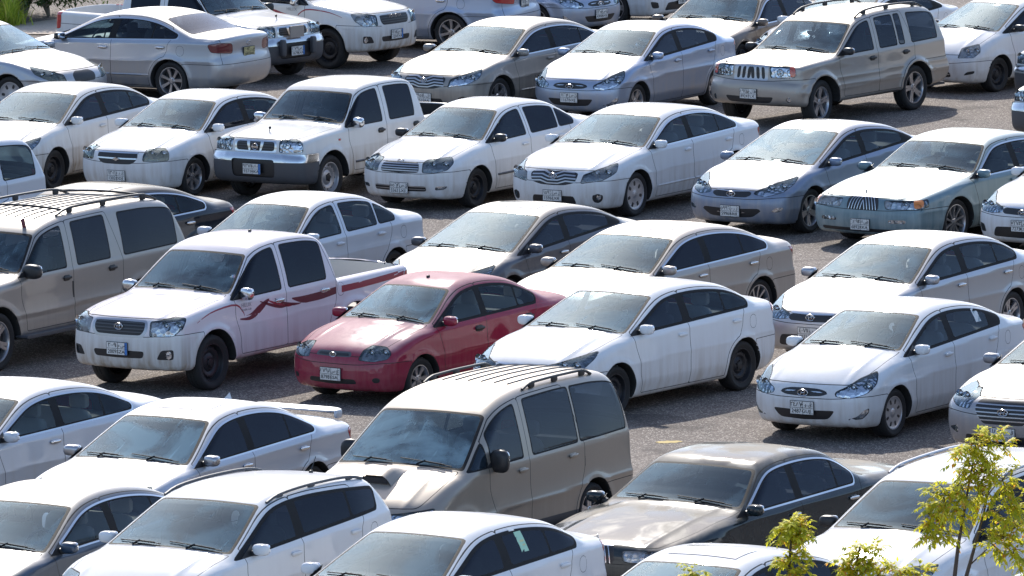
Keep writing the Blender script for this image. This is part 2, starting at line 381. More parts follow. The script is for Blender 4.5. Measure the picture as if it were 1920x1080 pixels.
def cut(M, f, frm, lab):
    """split triangles whose label is in frm along f=0; the part with f<0 gets label lab"""
    V, N, T, L = M
    f = np.where(np.abs(f) < 2e-4, 2e-4, f)
    sel = np.isin(L, frm); s = f < 0; c = s[T].sum(1)
    L = L.copy(); L[sel & (c == 3)] = lab
    mix = np.nonzero(sel & (c > 0) & (c < 3))[0]
    if len(mix) == 0: return V, N, T, L
    t = T[mix]; st = s[t]; one = c[mix] == 1
    odd = np.where(one[:, None], st, ~st)      # the lone vertex
    k = np.argmax(odd, 1); r = np.arange(len(mix))
    a = t[r, k]; b = t[r, (k + 1) % 3]; d = t[r, (k + 2) % 3]
    def edge(p, q): return np.stack([np.minimum(p, q), np.maximum(p, q)], 1)
    E = np.concatenate([edge(a, b), edge(a, d)]); U, inv = np.unique(E, axis=0, return_inverse=True); inv = inv.ravel()
    w = f[U[:, 0]] / (f[U[:, 0]] - f[U[:, 1]])
    nv = V[U[:, 0]] * (1 - w)[:, None] + V[U[:, 1]] * w[:, None]; nn = N[U[:, 0]] * (1 - w)[:, None] + N[U[:, 1]] * w[:, None]
    nn /= np.maximum(np.linalg.norm(nn, axis=1), 1e-6)[:, None]
    n0 = len(V); e1 = n0 + inv[:len(mix)]; e2 = n0 + inv[len(mix):]
    old = L[mix]
    lone = np.where(one, lab, old); rest = np.where(one, old, lab)
    T2 = np.concatenate([np.delete(T, mix, 0), np.stack([a, e1, e2], 1), np.stack([e1, b, d], 1), np.stack([e1, d, e2], 1)])
    L2 = np.concatenate([np.delete(L, mix), lone, rest, rest])
    return np.concatenate([V, nv]), np.concatenate([N, nn]), T2, L2

def refine(M, pick, n=1):
    """split the picked triangles into four, n times"""
    V, N, T, L = M
    for _ in range(n):
        m = pick(V, T) ; t = T[m]
        if not m.any(): break
        E = np.sort(np.concatenate([t[:, [0, 1]], t[:, [1, 2]], t[:, [2, 0]]]), 1); U, inv = np.unique(E, axis=0, return_inverse=True); inv = inv.ravel() + len(V); k = len(t)
        a, b, c = inv[:k], inv[k:2 * k], inv[2 * k:]
        nn = N[U[:, 0]] + N[U[:, 1]]; nn /= np.maximum(np.linalg.norm(nn, axis=1), 1e-6)[:, None]
        V = np.concatenate([V, (V[U[:, 0]] + V[U[:, 1]]) / 2]); N = np.concatenate([N, nn])
        T = np.concatenate([T[~m], np.stack([t[:, 0], a, c], 1), np.stack([a, t[:, 1], b], 1), np.stack([c, b, t[:, 2]], 1), np.stack([a, b, c], 1)])
        L = np.concatenate([L[~m]] + [L[m]] * 4)
    return V, N, T, L
# ---------------------------------------------------------------- the kinds of vehicle (x forward from the front axle, z up, metres)
def C(cx, cz, r, n=14, e=1.): return [(cx + r * e * math.cos(2 * math.pi * i / n), cz + r * math.sin(2 * math.pi * i / n)) for i in range(n)]
def low(fo, tail, zb=.18): return [(tail + .25, zb), (fo - .25, zb)]
TY = {}
def T(name, **k): TY[name] = k
T('corolla', W=1.775, H=1.46, wb=2.70, R=.317, cowl=(-.20, 1.0), hdr=(-1.14, 1.395), rhdr=(-2.60, 1.375), rbase=(-3.16, 1.12),
  prof=[(.72, .17), (.90, .21), (.95, .32), (.97, .48), (.955, .62), (.91, .725), (.80, .795), (.50, .885), (.10, .965), (-.20, 1.01), (-1.14, 1.40), (-1.45, 1.45), (-1.9, 1.46), (-2.3, 1.43), (-2.62, 1.37), (-3.16, 1.125), (-3.4, 1.10), (-3.59, 1.085), (-3.62, 1.0), (-3.60, .85), (-3.64, .72), (-3.65, .5), (-3.58, .28), (-3.4, .19)],
  beltp=[(-.3, .945), (-2.9, 1.03)], xa=-.47, xb=-1.53, xc=-2.52, glass=[(-.2, -1.45), (-1.60, -2.33), (-2.36, -2.85)], dend=-2.86, hoodz=.735, bz=.60,
  head=[(.38, .655), (.42, .72), (.9, .795), (1.50, .885), (1.38, .80), (1.15, .70), (.9, .65), (.6, .635)],
  ops=[('grille', 'black', [(-.1, .625), (-.1, .71), (.42, .72), (.37, .64)]), ('chrome', 'chrome', [(-.1, .71), (-.1, .73), (.44, .745), (.42, .722)]),
       ('lower_grille', 'black', [(-.1, .27), (-.1, .47), (.48, .45), (.58, .28)]), ('lower_grille', 'black', [(.74, .33), (.78, .47), (1.0, .49), (.94, .33)])],
  tailp=[(.46, .86), (.46, .95), (.98, 1.04), (1.12, .97), (.98, .87)], emb=('rings', .675), plz=.52)
T('hatchlet', W=1.70, H=1.45, wb=2.57, R=.30, cowl=(-.22, 1.02), hdr=(-1.10, 1.385), rhdr=(-2.5, 1.35), rbase=(-3.08, 1.13),
  prof=[(.6, .17), (.76, .2), (.81, .32), (.83, .5), (.81, .62), (.76, .73), (.62, .81), (.35, .90), (.05, .975), (-.22, 1.03), (-1.10, 1.39), (-1.4, 1.44), (-1.75, 1.45), (-2.15, 1.42), (-2.5, 1.345), (-3.08, 1.13), (-3.3, 1.105), (-3.46, 1.09), (-3.5, 1.02), (-3.48, .85), (-3.53, .7), (-3.54, .5), (-3.46, .28), (-3.25, .19)],
  beltp=[(-.3, .925), (-2.8, 1.06)], xa=-.46, xb=-1.43, xc=-2.36, glass=[(-.2, -1.36), (-1.50, -2.36), ], dend=-2.66, hoodz=.735, bz=.57, crease=[(.66, .014)],
  head=[(.46, .605), (.50, .66), (.95, .80), (1.30, .875), (1.22, .74), (1.0, .635), (.7, .58)],
  ops=[('grille', 'black', [(-.1, .585), (-.1, .695), (.26, .685), (.42, .645), (.28, .60)]), ('slat', 'chrome', [(-.1, .632), (-.1, .650), (.36, .654), (.36, .640)]),
       ('lower_grille', 'black', [(-.1, .27), (-.1, .42), (.40, .43), (.47, .40), (.38, .29)]), ('fog_light', 'lamp', [(.60, .285), (.82, .33), (.94, .44), (1.06, .47), (1.02, .36), (.92, .30)])],
  tailp=[(.50, .85), (.50, .97), (.95, 1.03), (1.12, .98), (.95, .86)], emb=('slanth', .64), plz=.49)
T('elan', W=1.775, H=1.435, wb=2.70, R=.325, cowl=(-.12, .975), hdr=(-1.22, 1.375), rhdr=(-2.55, 1.345), rbase=(-3.22, 1.10),
  prof=[(.62, .17), (.80, .2), (.85, .32), (.87, .48), (.85, .60), (.80, .70), (.66, .78), (.38, .87), (.1, .945), (-.12, .98), (-1.22, 1.38), (-1.5, 1.425), (-1.8, 1.435), (-2.2, 1.405), (-2.55, 1.345), (-3.22, 1.10), (-3.45, 1.075), (-3.6, 1.07), (-3.63, 1.0), (-3.6, .83), (-3.65, .7), (-3.66, .5), (-3.58, .28), (-3.35, .19)],
  beltp=[(-.3, .90), (-2.95, 1.07)], xa=-.47, xb=-1.50, xc=-2.48, glass=[(-.2, -1.43), (-1.57, -2.55)], dend=-2.88, hoodz=.70, bz=.58, crease=[(.64, .016), (.40, .008)],
  head=[(.42, .655), (.5, .70), (.95, .80), (1.45, .88), (1.28, .78), (1.0, .68), (.65, .62)],
  ops=[('grille', 'black', [(-.1, .60), (-.1, .675), (.38, .69), (.42, .66), (.3, .605)]), ('slat', 'chrome', [(-.1, .672), (-.1, .684), (.38, .70), (.38, .688)]),
       ('lower_grille', 'black', [(-.1, .27), (-.1, .40), (.50, .45), (.56, .42), (.40, .29)]), ('slat', 'silver', [(-.1, .33), (-.1, .345), (.5, .38), (.5, .365)]), ('fog_light', 'lamp', [(.72, .36), (.80, .46), (1.02, .48), (.94, .38)])],
  tailp=[(.50, .85), (.50, .95), (.95, 1.0), (1.12, .95), (.95, .84)], emb=('slanth', .655), plz=.44)
T('oldcor', W=1.705, H=1.46, wb=2.60, R=.30, cowl=(-.18, .985), hdr=(-1.0, 1.395), rhdr=(-2.3, 1.40), rbase=(-2.9, 1.10),
  prof=[(.66, .17), (.82, .2), (.87, .32), (.89, .48), (.885, .60), (.86, .72), (.76, .80), (.45, .88), (.1, .95), (-.18, .99), (-1.0, 1.40), (-1.3, 1.45), (-1.65, 1.46), (-2.0, 1.445), (-2.32, 1.39), (-2.9, 1.105), (-3.2, 1.08), (-3.5, 1.06), (-3.56, 1.0), (-3.55, .8), (-3.59, .68), (-3.60, .45), (-3.5, .28), (-3.3, .19)],
  beltp=[(-.3, .92), (-2.7, 1.00)], xa=-.45, xb=-1.42, xc=-2.36, glass=[(-.2, -1.36), (-1.48, -2.22), (-2.25, -2.7)], bodyB=1, dend=-2.66, hoodz=.765, bz=.60, crease=[(.66, .008)], molding=.45,
  head=[(.43, .62), (.47, .755), (.60, .80), (1.12, .835), (1.12, .76), (.95, .66), (.7, .62)],
  ops=[('grille', 'black', [(-.1, .60), (-.1, .765), (.40, .77), (.37, .62)])] + [('slat', 'silver', [(-.1, a), (-.1, a + .014), (.37 + i * .008, a + .014), (.37 + i * .008, a)]) for i, a in enumerate((.635, .668, .701, .734))] +
      [('lower_grille', 'black', [(-.1, .30), (-.1, .41), (.50, .42), (.52, .31)])] + [('slat', 'silver', [(-.1, a), (-.1, a + .01), (.5, a + .01), (.5, a)]) for a in (.335, .375)] + [('fog_light', 'lamp', [(.68, .33), (.70, .42), (.96, .42), (.88, .34)])],
  tailp=[(.56, .72), (.56, .98), (.88, 1.0), (.95, .72)], emb=('rings', .775), plz=.42)
XV = dict(W=1.82, H=1.46, wb=2.775, R=.33, cowl=(-.26, 1.0), hdr=(-1.16, 1.39), rhdr=(-2.55, 1.385), rbase=(-3.2, 1.13),
  prof=[(.72, .17), (.88, .2), (.93, .32), (.95, .48), (.94, .62), (.90, .74), (.78, .82), (.45, .90), (.05, .97), (-.26, 1.005), (-1.16, 1.395), (-1.5, 1.45), (-1.9, 1.46), (-2.25, 1.44), (-2.58, 1.375), (-3.2, 1.13), (-3.5, 1.12), (-3.76, 1.10), (-3.80, 1.02), (-3.78, .82), (-3.83, .7), (-3.85, .48), (-3.76, .28), (-3.5, .19)],
  beltp=[(-.35, .94), (-3.0, 1.02)], xa=-.50, xb=-1.58, xc=-2.58, glass=[(-.2, -1.51), (-1.65, -2.38), (-2.41, -2.9)], dend=-2.93, hoodz=.775, bz=.60, chromering='chrome', molding=.40,
  head=[(.50, .59), (.58, .72), (.9, .79), (1.38, .865), (1.28, .74), (.95, .64)],
  ops=[('grille', 'black', [(-.1, .55), (-.1, .74), (.25, .775), (.50, .74), (.40, .60), (.22, .56)])] + [('slat', 'silver', [(-.1, a), (-.1, a + .018), (.10, a + .018), (.24, a + .055), (.44, a + .045), (.43, a + .026), (.24, a + .035), (.10, a)]) for a in (.575, .62, .665, .71)] +
      [('lower_grille', 'black', [(-.1, .24), (-.1, .37), (.38, .37), (.45, .25)]), ('lower_grille', 'black', C(.84, .36, .085, e=1.3)), ('fog_light', 'lamp', C(.86, .36, .05))],
  tailp=[(.52, .80), (.52, .97), (.9, 1.0), (1.18, .97), (1.1, .84)], emb=('rings', .70), plz=.44)
T('famsed', **XV)
T('oldfam', **dict(XV, W=1.80, H=1.48, wb=2.72, cowl=(-.24, .98), hdr=(-1.1, 1.405), rhdr=(-2.42, 1.40), rbase=(-3.08, 1.11),
  prof=[(.72, .17), (.88, .2), (.93, .32), (.95, .48), (.94, .62), (.88, .74), (.75, .80), (.45, .88), (.05, .95), (-.24, .985), (-1.1, 1.41), (-1.4, 1.465), (-1.8, 1.48), (-2.15, 1.455), (-2.45, 1.39), (-3.08, 1.11), (-3.4, 1.09), (-3.74, 1.075), (-3.80, 1.0), (-3.78, .82), (-3.83, .7), (-3.85, .48), (-3.76, .28), (-3.5, .19)],
  ops=[('grille', 'black', [(-.1, .57), (-.1, .75), (.30, .76), (.36, .70), (.28, .58)]), ('lower_grille', 'black', [(-.1, .24), (-.1, .37), (.38, .37), (.45, .25)])],
  beltp=[(-.35, .92), (-2.9, 1.01)], xb=-1.52, xc=-2.5, glass=[(-.2, -1.45), (-1.59, -2.3), (-2.33, -2.8)], dend=-2.84))
T('compact', **dict(TY['oldcor'], W=1.725, H=1.445, bodyB=0, molding=0, rbase=(-2.95, 1.10), head=[(.50, .63), (.53, .73), (.64, .805), (1.02, .82), (1.08, .76), (1.06, .64)],
  prof=[(.66, .17), (.82, .2), (.88, .32), (.90, .48), (.895, .60), (.87, .74), (.80, .80), (.5, .87), (.1, .94), (-.18, .98), (-1.0, 1.385), (-1.3, 1.435), (-1.65, 1.445), (-2.0, 1.42), (-2.35, 1.365), (-2.95, 1.10), (-3.2, 1.08), (-3.5, 1.06), (-3.56, 1.0), (-3.55, .8), (-3.59, .68), (-3.60, .45), (-3.5, .28), (-3.3, .19)],
  glass=[(-.2, -1.36), (-1.50, -2.42)], dend=-2.75, rhdr=(-2.35, 1.37),
  ops=[('grille', 'black', [(-.1, .575), (-.1, .755), (.43, .755), (.41, .67), (.33, .60), (.25, .58)]), ('slat', 'chrome', [(-.1, .74), (-.1, .765), (.45, .765), (.44, .74)]), ('slat', 'chrome', [(-.1, .65), (-.1, .672), (.40, .675), (.40, .655)])], emb=('bowtie', .665), plz=.44))
T('smallred', W=1.675, H=1.42, wb=2.41, R=.285, cowl=(-.2, .955), hdr=(-.97, 1.345), rhdr=(-2.12, 1.36), rbase=(-2.75, 1.07),
  prof=[(.58, .17), (.74, .2), (.79, .30), (.805, .42), (.79, .55), (.77, .64), (.70, .74), (.56, .80), (.30, .87), (.05, .92), (-.2, .96), (-.97, 1.35), (-1.2, 1.40), (-1.5, 1.42), (-1.8, 1.405), (-2.12, 1.355), (-2.75, 1.075), (-3.0, 1.05), (-3.28, 1.03), (-3.34, .97), (-3.36, .7), (-3.41, .6), (-3.41, .42), (-3.3, .26), (-3.1, .19)],
  beltp=[(-.3, .89), (-2.5, .97)], xa=-.44, xb=-1.33, xc=-2.18, glass=[(-.2, -1.27), (-1.39, -2.02), (-2.05, -2.5)], dend=-2.42, hoodz=.66, bz=.56, crease=[(.56, .010)],
  head=[(.44, .62), (.55, .735), (.74, .79), (.98, .775), (1.04, .70), (.95, .635), (.7, .605)],
  ops=[('grille', 'dark', [(-.1, .645), (-.1, .71), (.36, .715), (.34, .65)]), ('slat', 'black', [(-.1, .665), (-.1, .692), (.30, .692), (.30, .668)]), ('lower_grille', 'black', [(-.1, .27), (-.1, .345), (.38, .35), (.42, .29)]), ('lower_grille', 'black', C(.74, .345, .035, e=2))],
  tailp=[(.56, .72), (.56, .92), (.88, .94), (.95, .74)], emb=('oval', .68), plz=.43)
T('execsed', **dict(XV, W=1.85, H=1.465, noseb=(.10, .20), cowl=(-.26, 1.0), glass=[(-.2, -1.54), (-1.68, -2.42), (-2.45, -2.98)], dend=-3.02, molding=0,
  prof=[(.72, .17), (.90, .2), (.95, .32), (.97, .48), (.96, .62), (.92, .76), (.80, .83), (.45, .91), (.05, .975), (-.26, 1.005), (-1.18, 1.395), (-1.5, 1.45), (-1.9, 1.465), (-2.3, 1.44), (-2.68, 1.375), (-3.35, 1.13), (-3.55, 1.12), (-3.76, 1.11), (-3.83, 1.02), (-3.80, .82), (-3.86, .7), (-3.88, .48), (-3.78, .28), (-3.5, .19)],
  hdr=(-1.18, 1.39), rhdr=(-2.66, 1.38), rbase=(-3.35, 1.13), tailp=[(.45, .82), (.45, .93), (.95, 1.0), (1.22, 1.01), (1.08, .88)]))
T('fullsed', W=1.96, H=1.44, wb=2.91, R=.335, cowl=(-.50, .985), hdr=(-1.18, 1.365), rhdr=(-2.50, 1.385), rbase=(-2.98, 1.06), noseb=(.06, .10), rearb=(.05, .10),
  prof=[(.78, .19), (.98, .21), (1.03, .32), (1.045, .45), (1.03, .60), (.99, .75), (.93, .80), (.6, .87), (0., .94), (-.50, .985), (-1.18, 1.37), (-1.4, 1.42), (-1.8, 1.44), (-2.2, 1.43), (-2.52, 1.375), (-2.98, 1.065), (-3.4, 1.04), (-4.15, 1.0), (-4.28, .95), (-4.30, .7), (-4.36, .6), (-4.36, .42), (-4.2, .26), (-3.9, .21)],
  beltp=[(-.4, .90), (-3.0, .96)], xa=-.52, xb=-1.62, xc=-2.62, glass=[(-.2, -1.55), (-1.69, -2.38), (-2.41, -2.8)], dend=-2.74, hoodz=.775, bz=.60, chromering='chrome', crease=[(.56, .012)], sh=.035,
  head=[(.42, .625), (.42, .745), (1.28, .765), (1.28, .66), (1.0, .635)],
  ops=[('grille', 'black', [(-.1, .60), (-.1, .785), (.33, .785), (.30, .62), (.26, .60)])] + [('slat', 'chrome', [(u, .605), (u, .78), (u + .012, .78), (u + .012, .605)]) for u in (.0, .05, .10, .15, .20, .25)] + [('slat', 'chrome', [(-.1, .775), (-.1, .80), (.345, .80), (.335, .775)])] +
      [('turn_signal', 'amber', [(.95, .645), (.95, .755), (1.17, .76), (1.15, .66)]), ('fog_light', 'lamp', [(.46, .425), (.46, .475), (.78, .48), (.78, .43)]), ('lower_grille', 'black', [(-.1, .25), (-.1, .30), (.8, .31), (.8, .26)])],
  tailp=[(.3, .76), (.3, .90), (.95, .90), (1.1, .80)], emb=('star', .80), plz=.44)
T('newsed', **dict(XV, W=1.865, H=1.475, wb=2.805, molding=0, hoodz=.80,
  head=[(.53, .66), (.57, .80), (.9, .865), (1.45, .91), (1.2, .77), (.8, .675)],
  ops=[('grille', 'black', [(-.1, .50), (-.1, .765), (.49, .79), (.44, .66), (.28, .50)])] + [('slat', 'silver', [(-.1, a), (-.1, a + .014), (u, a + .014), (u, a)]) for a, u in ((.54, .33), (.585, .38), (.63, .42), (.675, .45), (.72, .47))] +
      [('lower_grille', 'black', [(-.1, .22), (-.1, .33), (.6, .33), (.65, .24)]), ('fog_light', 'lamp', [(.76, .32), (.73, .46), (.98, .42)])], emb=('slanth', .655), plz=.42))
T('yar', W=1.69, H=1.46, wb=2.55, R=.295, cowl=(-.02, 1.02), hdr=(-1.0, 1.405), rhdr=(-2.35, 1.40), rbase=(-2.95, 1.14),
  prof=[(.62, .18), (.80, .21), (.84, .32), (.86, .48), (.85, .60), (.80, .70), (.66, .80), (.40, .90), (.15, .975), (-.02, 1.025), (-1.0, 1.41), (-1.3, 1.45), (-1.7, 1.46), (-2.1, 1.435), (-2.38, 1.39), (-2.95, 1.14), (-3.2, 1.12), (-3.36, 1.10), (-3.4, 1.0), (-3.38, .85), (-3.43, .7), (-3.44, .48), (-3.35, .28), (-3.2, .2)],
  beltp=[(-.2, .95), (-2.7, 1.04)], xa=-.42, xb=-1.42, xc=-2.3, glass=[(-.1, -1.35), (-1.49, -2.2), (-2.23, -2.7)], dend=-2.66, hoodz=.70, bz=.56,
  head=[(.60, .65), (.74, .80), (1.18, .865), (1.16, .74), (.98, .655)],
  ops=[('grille', 'black', [(-.1, .63), (-.1, .67), (.36, .68), (.33, .64)]), ('lower_grille', 'black', [(-.1, .27), (-.1, .42), (.42, .42), (.46, .30)]), ('slat', 'silver', [(-.1, .34), (-.1, .35), (.43, .35), (.43, .34)]), ('lower_grille', 'black', [(.72, .33), (.80, .42), (1.0, .44), (.98, .36)])],
  tailp=[(.5, .8), (.5, .97), (.9, 1.0), (1.05, .9)], emb=('rings', .72), plz=.47)
T('pickup', W=1.76, H=1.77, wb=3.085, R=.355, Ra=.43, cowl=(-.38, 1.16), hdr=(-1.08, 1.655), rhdr=(-2.62, 1.69), rbase=(-2.73, 1.3), sill=.40, rf=.09, tum=.26, curve=.2, m=.095, sh=.015,
  noseb=(.07, .18), rearb=(.0, .01), bed=(-4.32, -2.82, .72, .66), flare=.02, taper=(.06, .02), crown=.05,
  prof=[(.62, .30), (.80, .32), (.86, .42), (.885, .60), (.875, .78), (.84, .95), (.76, 1.03), (.4, 1.085), (0., 1.13), (-.38, 1.165), (-1.08, 1.66), (-1.35, 1.735), (-1.8, 1.765), (-2.3, 1.755), (-2.6, 1.70), (-2.70, 1.55), (-2.745, 1.19), (-2.75, 1.14), (-2.80, 1.135), (-4.30, 1.155), (-4.36, 1.15), (-4.375, 1.0), (-4.375, .55), (-4.32, .45), (-3.9, .42), (-3.0, .38)],
  beltp=[(-.4, 1.08), (-2.7, 1.13)], xa=-.57, xb=-1.58, xc=-2.52, glass=[(-.3, -1.51), (-1.65, -2.50)], bodyB=1, dend=-2.52, hoodz=1.005, bz=.78, crease=[(.75, .006)],
  head=[(.51, .79), (.55, .975), (1.02, 1.02), (1.20, 1.01), (1.12, .90), (.92, .795)],
  ops=[('grille_surround', 'silver', [(-.1, .765), (-.1, 1.0), (.51, .99), (.49, .86), (.40, .765)]), ('grille', 'black', [(-.1, .795), (-.1, .972), (.465, .965), (.44, .87), (.37, .80)])] + [('slat', 'dark', [(-.1, a), (-.1, a + .014), (u, a + .014), (u, a)]) for a, u in ((.83, .40), (.87, .43), (.91, .45), (.945, .46))] +
      [('lower_grille', 'black', [(-.1, .50), (-.1, .60), (.42, .60), (.40, .51)]), ('lower_grille', 'black', [(.62, .50), (.70, .62), (.92, .63), (.92, .50)]), ('fog_light', 'lamp', C(.83, .555, .055))],
  tailp=[(.70, .72), (.70, 1.05), (.98, 1.05), (.98, .72)], emb=('rings', .91), plz=.66)
T('oldpick', **dict(TY['pickup'], W=1.72, H=1.67, wb=2.95, R=.345, Ra=.42, cowl=(-.36, 1.10), hdr=(-.95, 1.585), rhdr=(-2.42, 1.60), rbase=(-2.5, 1.25), bed=(-4.05, -2.62, .70, .62), tum=.24, rf=.06, noseb=(.04, .12),
  prof=[(.55, .30), (.76, .31), (.84, .38), (.86, .55), (.86, .72), (.80, .80), (.79, .97), (.72, 1.02), (.4, 1.06), (0., 1.085), (-.36, 1.105), (-.95, 1.59), (-1.2, 1.645), (-1.7, 1.67), (-2.2, 1.66), (-2.43, 1.615), (-2.50, 1.5), (-2.55, 1.12), (-2.56, 1.06), (-2.6, 1.055), (-4.05, 1.06), (-4.12, 1.05), (-4.13, .9), (-4.13, .5), (-4.05, .42), (-3.8, .40), (-3.0, .36)],
  beltp=[(-.4, 1.04), (-2.6, 1.06)], xb=-1.50, xc=-2.40, glass=[(-.3, -1.42), (-1.60, -2.30)], dend=-2.30, hoodz=1.0, bz=.785, molding=.52,
  head=[(.50, .81), (.52, .975), (.60, 1.0), (.92, 1.0), (.98, .96), (.98, .82)],
  bumper2=[('bumper_bar', 'chrome', .665, .785), ('bumper_guard', 'dark', .20, .665)],
  ops=[('grille_surround', 'chrome', [(-.1, .80), (-.1, .985), (.47, .985), (.45, .81)]), ('grille', 'black', [(-.1, .825), (-.1, .965), (.43, .965), (.41, .83)]), ('slat', 'chrome', [(.14, .82), (.18, .97), (.24, .97), (.17, .82)])] + [('slat', 'dark', [(-.1, a), (-.1, a + .012), (.41, a + .012), (.41, a)]) for a in (.86, .90, .935)] +
      [('lower_grille', 'black', [(-.1, .44), (-.1, .70), (.40, .70), (.40, .44)])], emb=('circ', .895), plz=.60))
T('jeep', W=1.84, H=1.72, wb=2.69, R=.372, Ra=.44, cowl=(-.42, 1.11), hdr=(-1.18, 1.59), rhdr=(-3.45, 1.64), rbase=(-3.68, 1.20), sill=.42, tum=.28, curve=.15, rf=.08, m=.10, sh=.02,
  noseb=(.06, .16), rearb=(.04, .06), flare=.035, wsb=.08, crown=.045, taper=(.06, .04),
  prof=[(.50, .33), (.72, .36), (.79, .45), (.80, .62), (.78, .76), (.73, .80), (.71, 1.03), (.66, 1.06), (.4, 1.075), (0., 1.09), (-.42, 1.115), (-1.18, 1.595), (-1.4, 1.665), (-1.9, 1.715), (-2.6, 1.72), (-3.2, 1.69), (-3.48, 1.64), (-3.70, 1.20), (-3.72, .85), (-3.80, .78), (-3.81, .55), (-3.7, .42), (-3.4, .38)],
  beltp=[(-.4, 1.07), (-3.6, 1.13)], xa=-.60, xb=-1.60, xc=-2.50, glass=[(-.3, -1.52), (-1.68, -2.20), (-2.24, -2.42), (-2.60, -3.40)], bodyB=1, dend=-3.42, hoodz=1.05, bz=.79, crease=[(.72, .012), (.60, .014), (.55, .012)],
  head=[(.46, .85), (.46, 1.03), (.98, 1.05), (1.02, .88), (.9, .845)],
  ops=[('grille_surround', 'silver', [(-.1, .795), (-.1, 1.045), (.44, 1.045), (.41, .80)])] + [('grille', 'black', [(u, .825), (u, 1.015), (u + .065, 1.015), (u + .065, .825)]) for u in (-.033, .082, .187, .292)] +
      [('turn_signal', 'redamber', [(.88, .86), (.88, 1.04), (.99, 1.04), (1.0, .88)]), ('lower_grille', 'black', [(-.1, .43), (-.1, .53), (.50, .54), (.44, .44)]), ('fog_light', 'lamp', C(.82, .50, .045))],
  tailp=[(.70, .88), (.70, 1.22), (.93, 1.22), (.93, .88)], emb=None, plz=.62)
T('bigsuv', W=2.0, H=1.87, wb=3.30, R=.385, Ra=.46, cowl=(-.50, 1.19), hdr=(-1.12, 1.72), rhdr=(-4.28, 1.80), rbase=(-4.55, 1.28), sill=.46, tum=.22, curve=.12, rf=.10, m=.115, sh=.012,
  noseb=(.06, .12), rearb=(.03, .06), flare=.008, wsb=.09, crown=.05, taper=(.05, .02),
  prof=[(.62, .36), (.86, .40), (.93, .50), (.93, .70), (.88, .80), (.86, 1.08), (.78, 1.13), (.4, 1.15), (0., 1.165), (-.50, 1.195), (-1.12, 1.725), (-1.35, 1.80), (-1.8, 1.855), (-2.6, 1.87), (-3.6, 1.86), (-4.28, 1.80), (-4.56, 1.28), (-4.58, .85), (-4.64, .76), (-4.64, .56), (-4.5, .44), (-4.0, .40)],
  beltp=[(-.5, 1.15), (-4.5, 1.19)], xa=-.62, xb=-1.72, xc=-2.72, glass=[(-.4, -1.60), (-1.83, -2.62), (-2.92, -4.22)], bodyB=1, dend=-4.26, hoodz=1.09, bz=.78, crease=[(.66, .010), (.60, -.008)], running=1,
  head=[(.52, .85), (.52, 1.05), (1.1, 1.05), (1.1, .86)], ops=[('grille', 'black', [(-.1, .80), (-.1, 1.05), (.48, 1.05), (.46, .82)]), ('slat', 'silver', [(-.1, .91), (-.1, .97), (.48, .97), (.48, .91)])],
  tailp=[(.86, .90), (.86, 1.30), (1.15, 1.30), (1.15, .90)], emb=None, plz=.62)
T('van', W=1.82, H=1.90, wb=2.81, R=.33, Ra=.39, cowl=(-.02, 1.16), hdr=(-.85, 1.72), rhdr=(-3.62, 1.82), rbase=(-3.78, 1.25), sill=.30, tum=.24, curve=.10, rf=.13, m=.125, sh=.012,
  noseb=(.10, .20), rearb=(.04, .08), wsb=.12, crown=.055, flare=.01, taper=(.08, .03),
  prof=[(.60, .22), (.80, .25), (.86, .40), (.86, .60), (.82, .78), (.72, .90), (.45, 1.02), (.2, 1.11), (-.02, 1.165), (-.85, 1.725), (-1.15, 1.83), (-1.6, 1.885), (-2.3, 1.90), (-3.1, 1.885), (-3.6, 1.83), (-3.74, 1.6), (-3.82, 1.20), (-3.84, .80), (-3.87, .70), (-3.87, .45), (-3.75, .30), (-3.4, .25)],
  beltp=[(-.2, 1.11), (-3.7, 1.16)], xa=-.66, xb=-1.42, xc=-2.45, glass=[(-.15, -.55), (-.62, -1.32), (-1.50, -2.50), (-2.53, -3.60)], bodyB=1, dend=-3.62, hoodz=.86, bz=.60, crease=[(.62, .018)],
  head=[(.45, .68), (.5, .80), (1.2, .86), (1.2, .70)], ops=[('grille', 'black', [(-.1, .66), (-.1, .80), (.42, .82), (.40, .67)])], tailp=[(.80, .75), (.80, 1.15), (1.02, 1.15), (1.02, .75)], emb=None, plz=.45, cladding=.42)
T('suv', W=1.82, H=1.64, wb=2.64, R=.345, Ra=.405, cowl=(-.22, 1.14), hdr=(-1.12, 1.565), rhdr=(-3.05, 1.57), rbase=(-3.38, 1.28), sill=.34, tum=.36, curve=.25, rf=.10, m=.10, flare=.02,
  prof=[(.66, .22), (.82, .26), (.87, .40), (.88, .58), (.86, .74), (.80, .86), (.62, .95), (.35, 1.04), (.05, 1.11), (-.22, 1.145), (-1.12, 1.57), (-1.45, 1.625), (-1.9, 1.64), (-2.5, 1.62), (-3.0, 1.58), (-3.14, 1.545), (-3.40, 1.28), (-3.48, 1.05), (-3.50, .80), (-3.53, .6), (-3.53, .45), (-3.42, .30), (-3.2, .26)],
  beltp=[(-.3, 1.055), (-3.0, 1.22)], xa=-.55, xb=-1.50, xc=-2.45, glass=[(-.2, -1.42), (-1.57, -2.45), (-2.49, -3.0)], dend=-2.99, hoodz=.88, bz=.66, crease=[(.78, .014)],
  head=[(.48, .76), (.55, .88), (1.0, .98), (1.4, 1.0), (1.1, .84)], ops=[('grille', 'black', [(-.1, .72), (-.1, .82), (.42, .84), (.36, .73)])],
  tailp=[(.50, .90), (.50, 1.10), (.95, 1.12), (1.12, 1.02), (.95, .88)], emb=('slanth', .77), plz=.6)
